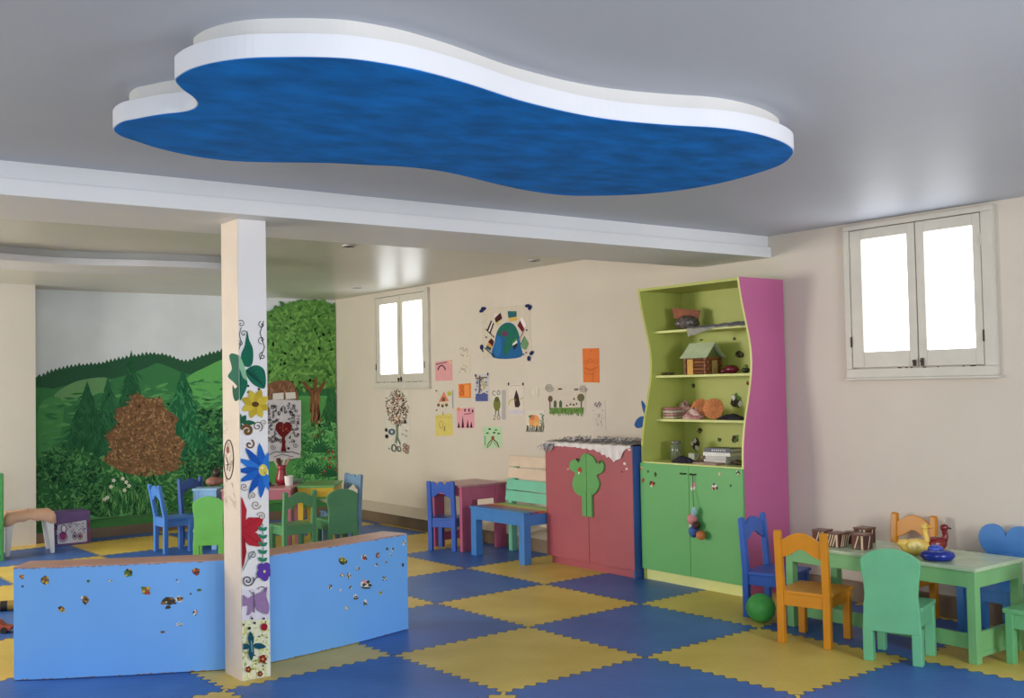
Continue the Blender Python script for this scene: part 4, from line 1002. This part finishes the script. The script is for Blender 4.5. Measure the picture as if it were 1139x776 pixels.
for i, (dx, dy, c_) in enumerate(((-.09, 0, (220, 200, 196)), (.08, -.03, (214, 150, 150)), (-.02, .02, (120, 30, 40)), (.04, .03, (224, 214, 206)), (-.05, -.03, (90, 60, 50)))):
    one('paper_strip', lambda b: b.prism([(-.012, 0), (.012, 0), (.010+dx*.5, .09), (dx+.012, .16), (dx-.012, .16), (-.012+dx*.5, .09)], dy*.3-.001, dy*.3+.001, 'y', paint(c_, .7)), vs_).location = (0, 0, .10)
p = on_z(318.5, 540.5, HT)
tag(one('paper_cup', lambda b: b.lathe([(.034, 0), (.036, .004), (.044, .085), (.045, .09), (.042, .089), (.035, .01)], (p[0]+.06, p[1]+.07, HT), paint((224, 220, 218), .6), 20)), 'white paper cup at the front of the pink table', 'cup')
p = on_z(330, 537, HT)
tag(one('glass_bowl', lambda b: b.lathe([(.03, 0), (.06, .012), (.08, .04), (.082, .042), (.055, .016)], (p[0], p[1]+.02, HT), paint((150, 186, 164), .15, .2, 20), 22), smooth=True), 'pale green bowl right of the paper cup', 'bowl')
p = on_z(304, 540, HT)
tag(one('tray', lambda b: (b.box((p[0]-.10, p[1]-.02, HT), (p[0]+.0, p[1]+.08, HT+.01), paint((60, 30, 50), .4, .3, 20)), b.ball((p[0]-.07, p[1]+.03, HT+.028), (.03, .03, .02), paint((170, 40, 44), .4), 12), b.ball((p[0]-.025, p[1]+.04, HT+.025), (.03, .024, .016), paint((40, 70, 50), .4), 10)), bevel=0), 'small dark tray with red pieces on the pink table', 'tray')
p = on_z(241, 541, HT)
ty = thing('toy_animal', 'brown toy animal with a dark round head at the left end of the tables', 'toy', (p[0]+.02, p[1]+.10, HT))
one('body', lambda b: b.ball((0, 0, .045), (.09, .06, .045), paint((150, 104, 88), .6, .3, 20), 16, .05, 3), ty, smooth=True)
one('head', lambda b: b.ball((.02, 0, .125), (.045, .04, .045), paint((50, 36, 30), .5, .3, 20), 14), ty, smooth=True)
one('ear', lambda b: b.ball((.05, 0, .165), (.014, .012, .016), paint((80, 50, 40), .5), 10), ty, smooth=True)

# ------------------------------------------------------------------ left corner things
wp = on_z(10, 619, 0)
ws = thing('stool', 'white plastic stool with a peach cloth draped over it left of the mural', 'stool', (2.402, 10.88, 0), R_(-6))
WP = paint((226, 224, 224), .35, .03)
sw, sd, sh_ = .20, .165, .385
for sx in (-1, 1):
    for sy in (-1, 1):
        one('leg', lambda b: b.add([(sx*(sw-.005)+a*.5-.0, sy*(sd-.005)+c_*.5, 0) for a, c_ in ((-.035, -.03), (.035, -.03), (.035, .03), (-.035, .03))]+[(sx*(sw-.035)+a, sy*(sd-.03)+c_, sh_) for a, c_ in ((-.04, -.035), (.04, -.035), (.04, .035), (-.04, .035))], [(3,2,1,0),(4,5,6,7),(0,1,5,4),(1,2,6,5),(2,3,7,6),(3,0,4,7)], WP), ws, bevel=.004)
one('seat', lambda b: b.box((-sw, -sd, sh_-.02), (sw, sd, sh_), WP), ws, bevel=.008)
def drape(b):
    Pm = paint((232, 186, 156), .75, .08, 8, .05); n = 48; vs = []; fs = []
    prof = [(0, .014), (.6, .014), (.93, .014), (1.03, .004), (1.06, -.03), (1.07, -1)]
    for i in range(n):
        a = 2*math.pi*i/n; cx_, sn = math.cos(a), math.sin(a)
        k = 1/max(abs(cx_)/1, abs(sn)/1); corner = (abs(cx_*sn)*2)**3
        for q, z in prof:
            dp = .06+.04*corner+.010*math.sin(i*1.7)
            zz = sh_+(z if z > -.5 else -dp) + (.004*math.sin(a*5) if z > 0 else 0)
            fl = 1+(.05*corner if z < 0 else 0)
            vs.append((k*cx_*(sw)*q*fl, k*sn*(sd)*q*fl, zz))
    m_ = len(prof)
    for i in range(n):
        j = (i+1) % n
        for k in range(m_-1): fs.append((i*m_+k, i*m_+k+1, j*m_+k+1, j*m_+k))
    b.closed = False; b.add(vs, fs, Pm)
dc = one('cloth', drape, smooth=True, recenter=False); dc.location = ws.location; dc.rotation_euler = ws.rotation_euler
dc.modifiers.new('thickness', 'SOLIDIFY').thickness = .004
tag(dc, 'peach cloth draped over the white plastic stool', 'cloth')
# purple box
bx = thing('storage_box', 'purple box with a white and violet drawing on its front under the mural', 'box', (2.86, 11.10, 0), R_(0))
PU = paint((104, 76, 132), .5, .1, 8)
one('carton', lambda b: b.box((-.175, 0, 0), (.175, .30, .325), PU), bx, bevel=.006)
A = Art(lambda x, y: on_y(x, y, 11.10), (0, -1, 0), .0003, .0006)
A.poly([(63, 584), (96, 578), (97, 602), (64, 605)], (206, 204, 216)); 
for q in (((71, 587), 2.6, (228, 226, 232)), ((70, 596), 4.5, (150, 60, 120)), ((83, 596), 1.8, (90, 70, 120)), ((89, 596), 2.0, (150, 60, 90))): A.ell(q[0][0], q[0][1], q[1]*.8, q[1]*1.1, q[2])
A.ring(71, 588, 3, 4.4, .9, (60, 40, 90)); A.ring(70, 597, 4.6, 5.2, .8, (70, 30, 80)); A.ring(83, 596, 2.4, 3.4, .7, (60, 44, 96)); A.ring(89, 596, 2.4, 3.6, .7, (60, 44, 96))
rnd = random.Random(4)
for i in range(40):
    x, y = rnd.uniform(75, 95), rnd.uniform(581, 592); A.stroke([(x, y), (x+rnd.uniform(-2, 2), y+rnd.uniform(-1.4, 1.4))], .6, (90, 80, 130)); A.same()
for i in range(14):
    x = rnd.uniform(61, 63); y = rnd.uniform(584, 605); A.ell(x, y, .9, .9, (60, 44, 96), 8); A.ell(98, y-3, .9, 1.2, (140, 60, 90), 8)
A.b.v = [(v[0]-2.86, v[1]-11.10, v[2]) for v in A.b.v]
A.b.build('drawing', bx)
# green shelf at the left edge
gs = thing('shelf_unit', 'green wooden shelf unit cut by the left edge of the photo', 'shelf', (1.865, 10.50, 0))
GS = wood_paint((62, 140, 74))
for x0 in (-.23, .225): one('side_panel', lambda b: b.box((x0, 0, 0), (x0+.025, .30, .79), GS), gs, bevel=.003)
for z in (.04, .28, .52, .765): one('shelf', lambda b: b.box((-.205, .005, z), (.225, .30, z+.02), GS), gs, bevel=.002)
one('back_panel', lambda b: b.box((-.205, .285, .06), (.225, .297, .765), GS), gs)
# two toys on the floor at far left
p = on_z(6, 679, 0)
t = thing('toy_tube', 'black and yellow striped toy on the floor left of the counter', 'toy', (p[0]-.05, p[1]+.02, 0), R_(-20))
def stripes(b):
    for i in range(9): b.tube([(-.2+i*.045, 0, .035), (-.156+i*.045, 0, .035)], .035, paint((36, 34, 30) if i % 2 else (170, 136, 60), .5), 14)
one('roll', stripes, t)
p = on_z(6, 702, 0)
t = thing('toy_car', 'small orange-red toy on the floor left of the counter', 'toy', (p[0]-.06, p[1], 0), R_(-30))
one('body', lambda b: b.prism([(-.11, .015), (.10, .015), (.11, .04), (.06, .05), (.03, .08), (-.05, .08), (-.08, .05), (-.11, .045)], -.035, .035, 'y', paint((186, 84, 56), .4, .2, 20)), t, bevel=.005)
for xx in (-.065, .065):
    for yy in (-.037, .037): one('wheel', lambda b: b.tube([(xx, yy-.006, .02), (xx, yy+.006, .02)], .02, paint((40, 36, 34), .6), 14), t)

# ------------------------------------------------------------------ drawings on the right wall
def drawing(name, label, corners, paper, fn, group='children drawings on the right wall', cat='drawing', th=.0025):
    b = MB(); P = [on_x(x, y, XW) for x, y in corners]
    f = [(XW-th, p[1], p[2]) for p in P]; k = [(XW-.0002, p[1], p[2]) for p in P]
    n = len(P)
    A = Art(lambda x, y: on_x(x, y, XW), (-1, 0, 0), .0002, th)
    if paper is not None:
        pm = paint(paper, .75, .04, 20, 0, .2)
        A.b.add(f+k, [list(range(n)), list(range(2*n-1, n-1, -1))]+[[i, (i+1) % n, n+(i+1) % n, n+i] for i in range(n)], pm)
    fn(A)
    o = A.b.build(name); tag(o, label, cat, group); return o
rnd = random.Random(12)
def d1(A):
    for i in range(430):
        x, y = rnd.uniform(429.5, 454.5), rnd.uniform(433, 473)
        if ((x-442)/12.5)**2+((y-453)/20)**2 > 1: continue
        A.leaf(x, y, rnd.uniform(1.5, 2.6), .9, rnd.uniform(0, 180), rnd.choice([(150, 96, 60), (84, 60, 46), (180, 120, 76), (60, 50, 44), (124, 84, 58)])); A.same()
    A.stroke([(442, 472), (442.5, 482), (441, 492)], 1.8, (120, 140, 116)); A.stroke([(442, 484), (446, 494)], 1, (110, 124, 110))
    A.ring(436.5, 480, 2.6, 2.6, 1.6, (70, 96, 130)); A.ell(430.5, 478, 1.3, 2, (40, 38, 40)); A.ell(431, 485, 1.6, 2.2, (40, 38, 40)); A.ell(451.5, 469, 1.4, 2, (60, 50, 50))
    A.ring(439, 498, 2.4, 3.8, .9, (70, 70, 66)); A.ring(444.8, 499, 1.8, 2.8, .8, (70, 70, 66))
    for q in ((451, 495), (454, 497), (451, 500), (453.5, 502)): A.ring(*q, 1.5, 2, .8, (150, 96, 70))
    for q in ((452, 478), (448, 482), (452, 484), (433, 498)): A.stroke([q, (q[0]+1.6, q[1]+1.4)], .7, (110, 120, 112))
drawing('wall_drawing', 'tall drawing of a brown dotted tree under the far window', [(428.5, 434), (455, 435.5), (455.5, 505), (429.5, 503)], (212, 206, 192), d1)
def d2(A):
    A.ring(491.5, 412, 4, 5.5, 1.4, (70, 54, 70), 190, 350)
    for i in range(6): A.stroke([(485.5+i*2.1, 405.5-i*.45+rnd.uniform(-.6, .6)), (486.8+i*2.1, 404.6-i*.4)], 1, (80, 60, 70))
    A.ell(501.5, 403, 1.6, 1.6, (220, 190, 130))
drawing('wall_drawing', 'pink sheet with a small dark arch right of the far window', [(484, 402.5), (503, 400), (503.5, 423), (484.5, 423.5)], (222, 158, 160), d2)
def d3(A):
    for i in range(16):
        x, y = rnd.uniform(513, 522), rnd.choice([rnd.uniform(386, 397), rnd.uniform(405, 414)]); A.stroke([(x, y), (x+rnd.uniform(-2, 2), y+rnd.uniform(-2, 2)), (x+rnd.uniform(-2, 2), y+rnd.uniform(-2, 2))], .5, (150, 142, 132))
drawing('wall_drawing', 'faint pencil sketch on cream paper above the blue striped drawing', [(511, 384), (523, 384), (522.5, 416), (511, 416)], (216, 204, 186), d3)
def d4(A):
    A.poly([(488, 447), (494, 435), (499.5, 446)], (214, 130, 100)); A.ell(493.5, 444, 2, 2.5, (120, 80, 60)); A.ell(500, 437.5, 2.4, 2.8, (190, 180, 70))
    for q in ((488, 450), (492.5, 451), (497, 450)): A.ell(*q, 1.5, 2, (60, 60, 50)); A.ell(q[0], q[1]-1, .9, .9, (190, 150, 70), 8)
    A.stroke([(503.5, 434), (504.2, 454)], .9, (140, 150, 170)); A.ell(485.7, 434.5, .9, .9, (50, 50, 56), 8); A.ell(486, 456, .9, .9, (50, 50, 56), 8)
drawing('wall_drawing', 'white drawing with an orange triangular house, left column of the drawings', [(485, 434), (504.5, 432.5), (505, 455.5), (486, 456.5)], (214, 203, 188), d4)
def d5(A):
    A.ring(514, 430, 1.6, 1.8, .8, (176, 70, 40)); A.ring(514, 437, 1.8, 2, .8, (176, 70, 40)); A.stroke([(512.5, 433.5), (516, 433.5)], .8, (176, 70, 40)); A.rect(517, 428, 522, 441, (236, 150, 84))
drawing('wall_drawing', 'small orange card beside the orange house drawing', [(510, 427), (524, 426), (524, 442.5), (510.5, 442)], (230, 132, 60), d5)
def d6(A):
    for i in range(60):
        x, y = rnd.uniform(529.5, 542.5), rnd.uniform(420, 445); A.stroke([(x, y), (x+rnd.uniform(-2, 2), y+rnd.uniform(-3, 3))], 1, rnd.choice([(90, 96, 150), (60, 66, 110), (200, 184, 90), (150, 150, 180), (100, 90, 84)])); A.same()
    A.rect(529.5, 438, 543, 446, (84, 92, 150)); A.stroke([(534, 418), (534, 436)], 1.6, (110, 90, 70)); A.stroke([(530, 420.5), (542, 419.5)], 1.4, (110, 84, 60)); A.stroke([(538, 422), (538.5, 433)], 1.6, (210, 190, 80)); A.ell(529.5, 417.5, 1, 1.6, (60, 50, 50)); A.ell(543, 416, .8, 1.8, (60, 50, 50))
drawing('wall_drawing', 'blue and yellow scribbled drawing with a brown cross bar', [(528.5, 417), (544, 415), (544, 446), (529, 447)], (202, 198, 202), d6)
def d7(A):
    for x, h in ((510.5, 6), (515, 13), (520.5, 9), (524.5, 7)):
        A.poly([(x-1.5, 475.5), (x, 475-h), (x+1.5, 475.5)], (70, 36, 44))
    for q in ((517.5, 456), (522, 456), (526, 457)): A.ell(*q, 1, 1.8, (80, 60, 70))
    A.stroke([(517, 460.5), (524.5, 459.5)], 1.1, (150, 80, 90)); A.ell(510.5, 455, 2, 2, (230, 140, 90))
drawing('wall_drawing', 'pink drawing with dark pointed trees in the middle of the left drawings', [(508, 454.5), (527.5, 453), (528, 476), (509, 476)], (226, 160, 170), d7)
def d8(A):
    A.stroke([(493, 462), (493, 458)], .8, (150, 130, 70)); A.ring(491, 472, 2, 4, .8, (180, 160, 80)); A.stroke([(495, 474), (494.5, 479)], 1, (130, 110, 60))
    for i in range(6): A.stroke([(486+i*3, 463+rnd.uniform(-1, 1)), (488+i*3, 465)], .5, (180, 164, 90))
drawing('wall_drawing', 'yellow sheet at the bottom left of the drawings', [(484.5, 461.5), (503, 460), (504, 484), (485, 485)], (218, 200, 110), d8)
def d9(A):
    A.ell(553, 449.5, 4, 7.5, (120, 124, 60)); A.ell(553, 444, 2.6, 3, (96, 100, 54)); A.stroke([(551.5, 456), (551.5, 461)], 1, (80, 76, 56)); A.stroke([(555, 456), (555, 461)], 1, (80, 76, 56))
    A.rect(558.5, 433.5, 562.5, 466.5, (176, 172, 170))
    G_ = (110, 106, 100)
    A.ring(550, 437, 1.8, 2.4, .7, G_, 40, 320); A.ring(555, 436.5, 1.6, 2.4, .7, G_)
    A.stroke([(549, 462.5), (550.6, 461.6), (551.4, 463.2), (549, 466.5), (551.8, 466)], .7, G_); A.ring(555, 464, 1.5, 2.3, .7, G_)
drawing('wall_drawing', 'narrow drawing of a green creature with a grey strip on its right edge', [(548, 434), (562.5, 432.5), (562.5, 467), (549, 467)], (216, 208, 196), d9)
def d10(A):
    A.leaf(548, 488, 12, 3.4, 122, (70, 66, 54)); A.leaf(549, 488, 12, 3.4, 56, (70, 66, 54)); A.leaf(547.2, 489.5, 9, 1.6, 122, (186, 206, 160)); A.leaf(549.6, 489.5, 9, 1.6, 56, (186, 206, 160)); A.ell(548.5, 487, 1.8, 2.4, (150, 80, 60))
    for q in ((545, 477, (40, 90, 60)), (550, 481, (60, 66, 60)), (542.5, 481.5, (60, 120, 76)), (555, 482, (70, 110, 70)), (552, 478, (110, 130, 90))): A.ell(q[0], q[1], 1.6, 1, q[2], 10)
    A.stroke([(540, 485), (540, 495)], .7, (90, 110, 80))
drawing('wall_drawing', 'pale green sheet with a dark spread-legged shape, lowest of the drawings', [(537, 475), (558, 474), (559, 497), (538, 498.5)], (182, 212, 172), d10)
def d11(A):
    A.poly([(574.5, 433), (577, 440), (579, 450), (577, 453), (573, 452.5), (572, 442)], (60, 48, 44)); A.ring(571, 450, 5, 6, 1.6, (196, 190, 120), 180, 300); A.stroke([(579, 444), (581.5, 442)], 1.2, (190, 180, 110)); A.ell(573, 444, 1.2, 1.2, (140, 70, 60), 8); A.stroke([(568, 429), (582, 428)], .5, (170, 160, 150)); A.rect(567, 456, 582.5, 460.5, (206, 200, 208)); A.ell(566, 427, .9, 1.8, (50, 46, 50), 8); A.ell(582, 427, .9, 1.8, (50, 46, 50), 8)
drawing('wall_drawing', 'drawing of a dark figure with a yellow arc, left of the light switch', [(565.5, 427), (582.5, 426), (582.5, 461), (566.5, 462)], (220, 208, 194), d11)
def d12(A):
    blob = smooth_loop([(548.5, 397.5), (550.5, 380), (553, 369), (558, 361.5), (565, 358.5), (572, 361), (577, 370), (579.5, 384), (579.5, 397)], 4)
    A.poly(blob, (36, 96, 150)); A.poly(smooth_loop([(553, 372), (557, 363), (565, 359.5), (574, 364), (577, 373), (575, 380), (568, 388), (563, 396), (560, 388), (562, 376)], 4), (34, 106, 90)); A.poly(smooth_loop([(549.5, 392), (551, 379), (556, 374), (558, 384), (555, 396)], 4), (44, 110, 168)); A.ell(561.5, 371, 3.5, 3, (110, 60, 96))
    A.poly([(570, 381), (575, 376), (576, 383), (571, 386)], (230, 230, 220)); A.poly([(570, 381), (575, 376), (575.3, 378.3), (570.2, 382.6)], (90, 150, 60)); A.poly([(570.6, 384.6), (575.8, 381), (576, 384), (572, 389)], (40, 44, 44))
    A.poly([(542, 367), (546.5, 356), (550, 359.5), (546, 371)], (236, 232, 226)); A.poly([(542, 367), (546.5, 356), (547.8, 357.4), (543.4, 368.6)], (70, 36, 34)); A.poly([(544.6, 370), (548.8, 358.3), (550, 359.5), (546, 371)], (60, 40, 40))
    A.poly([(550.5, 354), (557, 347.5), (559, 354), (552.5, 360)], (70, 30, 34)); A.poly([(549, 349), (557, 347.5), (550.5, 354)], (226, 206, 204)); A.poly([(552, 359), (556.5, 356), (554, 362)], (200, 196, 110))
    A.poly([(565, 346), (575, 346), (575, 352), (566, 353.5)], (40, 100, 110)); A.poly([(566, 353.5), (575, 352), (576, 356), (567.5, 358)], (214, 178, 90)); A.poly([(569, 346), (575, 346), (572, 350)], (56, 120, 90))
    A.poly([(576, 362), (579, 356), (584, 366), (582, 370)], (110, 30, 40)); A.poly([(579, 356), (581, 352), (586, 360), (584, 366)], (236, 224, 218))
    A.poly([(543.5, 380), (547, 376), (550, 379.5), (548.5, 385)], (80, 30, 34)); A.poly([(542, 384), (543.5, 380), (548.5, 385), (547, 387)], (200, 150, 80)); A.poly([(541, 387), (542, 384), (547, 387), (546, 390)], (50, 80, 90))
    A.poly([(580, 383), (584, 374), (588.5, 382), (585.5, 389), (581, 387)], (110, 150, 110)); A.stroke([(579, 384), (584, 374)], .8, (60, 110, 90)); A.stroke([(541, 366), (550, 375)], .9, (50, 40, 40)); A.stroke([(540, 387), (550, 396)], 1, (40, 40, 50)); A.stroke([(578, 378), (584, 366)], .8, (150, 130, 120))
    for q in ((583, 394), (586, 392), (541.5, 375), (586.5, 367)): A.ell(*q, 1, 1, (70, 60, 90), 8)
    NV = (34, 40, 90)
    for q, a in (((536.5, 345.5), 60), ((538.5, 343), 90), ((587.5, 340), 80), ((590, 342), 20), ((536.5, 386), 0), ((592, 392.5), 40), ((589, 398.5), 0)): A.ell(q[0], q[1], 1.9, 3, NV, 12, R_(a))
    A.stroke([(536.5, 388), (538, 391)], 1, NV)
drawing('wall_poster', 'large drawing of a blue and green globe ringed by flags above the other drawings', [(535.5, 343), (590, 338), (592, 397), (537.5, 399)], (210, 198, 180), d12, None, 'poster')
def d13(A):
    A.ell(594.5, 468, 6, 7, (228, 160, 100)); A.ell(592, 464, 3, 3, (214, 120, 80)); A.ell(597, 472, 3, 4, (232, 180, 110)); A.ell(590, 463, 2, 1.5, (90, 130, 80))
    for i in range(14):
        x = 586+i*1.4; A.stroke([(x, 480), (x+rnd.uniform(-2, 2), 474+rnd.uniform(-2, 2))], .8, rnd.choice([(60, 60, 56), (80, 84, 70)]))
    for i in range(12): A.stroke([(602+rnd.uniform(-2, 3), 460+i*1.4), (603+rnd.uniform(-2, 3), 462+i*1.4)], .8, (110, 120, 90))
drawing('wall_drawing', 'drawing of an orange flower over dark grass below the light switch', [(585, 457), (605.5, 456), (606, 480), (586, 481)], (220, 212, 196), d13)
def d14(A):
    A.poly([(611.5, 453.5), (650, 453), (649, 459.5), (612, 460)], (104, 140, 70)); A.scatter([(611.5, 453), (650, 453), (649, 460), (612, 460)], 90, [(84, 120, 58), (120, 156, 84), (96, 104, 60)], (2, 4), (.6, 1.2), (60, 120), 5)
    A.stroke([(612.2, 440), (612.2, 455)], 1.2, (110, 84, 66)); A.ell(612.5, 443.5, 2.6, 3.6, (110, 84, 70)); A.stroke([(647, 445), (647, 453)], 1.2, (90, 80, 60)); A.ell(646.5, 442, 4, 4.4, (110, 106, 76))
    for x in (618, 624): A.poly([(x-1.6, 453), (x-1.6, 447), (x, 444.5), (x+1.6, 447), (x+1.6, 453)], (84, 100, 80))
    A.spiral(611.5, 431, 5, 2.5, .7, (150, 146, 140)); A.spiral(649, 432, 4.4, 2, .9, (150, 146, 140)); A.ell(623.5, 432.5, 2.4, 1, (90, 84, 84)); A.ell(641.5, 433, 2.6, 1.2, (120, 110, 110))
    for q in ((631, 451), (635, 449.5), (638.5, 450), (642, 449), (639, 443.5)): A.ell(*q, .9, 1.2, (80, 76, 70), 8)
drawing('wall_drawing', 'wide white drawing of a green meadow with little trees above the red cupboard', [(610.5, 428.5), (651.5, 426.5), (651.5, 460), (611, 461)], (212, 200, 184), d14)
def d15(A):
    c = (190, 96, 50)
    A.ring(652, 403, 2, 2, .6, c); A.ring(657, 401.5, 2.2, 2, .6, c); A.ring(663, 402, 2.4, 2, .6, c); A.stroke([(650, 409), (658, 411), (666, 408)], .6, c); A.ring(657, 408, 5, 4, .6, c, 0, 180); A.ring(656, 413, 6, 3, .6, c, 0, 180); A.stroke([(660, 415), (660, 424)], .5, c); A.ell(657.5, 390, .8, .8, c, 8)
drawing('wall_drawing', 'plain orange sheet with faint line face high above the red cupboard', [(648, 387.5), (666.5, 387), (667, 425.5), (649, 425)], (226, 122, 62), d15)
def d16(A):
    for i in range(26):
        x, y = rnd.uniform(660, 671), rnd.uniform(450, 474); A.stroke([(x, y), (x+rnd.uniform(-1.6, 1.6), y+rnd.uniform(-2, 2))], .6, rnd.choice([(150, 146, 150), (170, 160, 160)]))
    for q in ((662, 450), (666, 449), (664, 452), (667.5, 451)): A.stroke([q, (q[0]+1.6, q[1]-2.2)], .9, (96, 96, 96))
drawing('wall_drawing', 'faint grey sketch on pale paper just above the red cupboard', [(658, 446), (673, 445), (674, 479), (656.5, 480)], (216, 204, 194), d16)
# blue paper butterfly beside the tall cabinet
def d17(A):
    pass
b = MB()
A = Art(lambda x, y: on_x(x, y, XW), (-1, 0, 0), .0002, .003)
for P in (smooth_loop([(713.5, 446), (716.5, 448), (719.5, 455), (720.5, 466), (716, 458)], 4), smooth_loop([(706, 473), (708, 467), (713, 463), (719, 464), (721, 470), (716, 474), (710, 476)], 4)):
    A.poly(P, (50, 96, 160))
A.b.closed = False
bo = A.b.build('paper_butterfly'); bo.modifiers.new('thickness', 'SOLIDIFY').thickness = .002
tag(bo, 'blue paper wings on the wall left of the tall cabinet', 'wall decoration')
# switch plate
sw_ = thing('light_switch', 'small cream switch plate among the drawings', 'switch', (XW, on_x(594.5, 436, XW)[1], on_x(594.5, 436, XW)[2]))
one('plate', lambda b: b.box((-.010, -.068, -.042), (0, .068, .042), paint((214, 204, 186), .4, .02)), sw_, bevel=.003)
one('rocker', lambda b: b.box((-.015, -.03, -.02), (-.010, .03, .02), paint((224, 216, 200), .35, .02)), sw_, bevel=.002)
# white board with a red heart tree on the mural
wb = thing('heart_board', 'white board with a dark red heart-shaped tree hung on the mural', 'board', (5.46, YB-.032, 1.02))
P = smooth_loop([(294.5, 447), (296, 444.8), (310, 444.5), (332, 445), (334.5, 448), (334.5, 480), (334, 506), (331.5, 509), (312, 511.5), (297, 513), (294.5, 510), (294.5, 480)], 3)
pl = [(lambda p: (p[0]-5.46, p[2]-1.02))(on_y(x, y, YB-.045)) for x, y in P]
one('board_panel', lambda b: b.prism(pl, -.020, 0.0, 'y', paint((206, 202, 206), .4, .03)), wb, bevel=.003)
A = Art(lambda x, y: on_y(x, y, YB-.053), (0, -1, 0), .0003, 0)
rnd = random.Random(31)
for i in range(150):
    x, y = rnd.uniform(297, 332), rnd.uniform(449, 492)
    if (x-315)**2/90+(y-477)**2/160 < 1: continue
    A.ring(x, y, rnd.uniform(.6, 1.6), rnd.uniform(.6, 1.8), .65, (70, 66, 74), rnd.uniform(0, 360), rnd.uniform(400, 600), 7); A.same()
RDK = (104, 24, 30)
A.poly([(315.3, 471.5), (318, 469), (322, 469.5), (324.5, 473.5), (323.5, 478.5), (319.5, 483), (316.5, 486), (317, 496), (318, 502), (312, 502), (313.2, 496), (313, 486), (309, 482), (306, 477), (306.5, 472), (309.5, 469), (313, 469)], RDK)
for i in range(9): A.leaf(rnd.uniform(310, 320), rnd.uniform(473, 480), 2, 1, rnd.uniform(0, 360), (170, 96, 60))
A.stroke([(298, 506), (306, 502), (314, 503), (324, 502), (333, 505)], .8, (80, 76, 80)); A.stroke([(304, 508), (313, 505), (326, 508)], .7, (80, 76, 80)); A.ell(320.5, 498.5, 1.5, 1.5, (60, 56, 60), 8)
for q in ((303, 497, 3), (328, 495, 3), (325, 490, 2.4), (300, 488, 2.4)): A.spiral(q[0], q[1], q[2], 1.6, .6, (90, 86, 92))
A.b.v = [(v[0]-5.46, v[1]-(YB-.032), v[2]-1.02) for v in A.b.v]
A.b.build('heart_tree_drawing', wb)
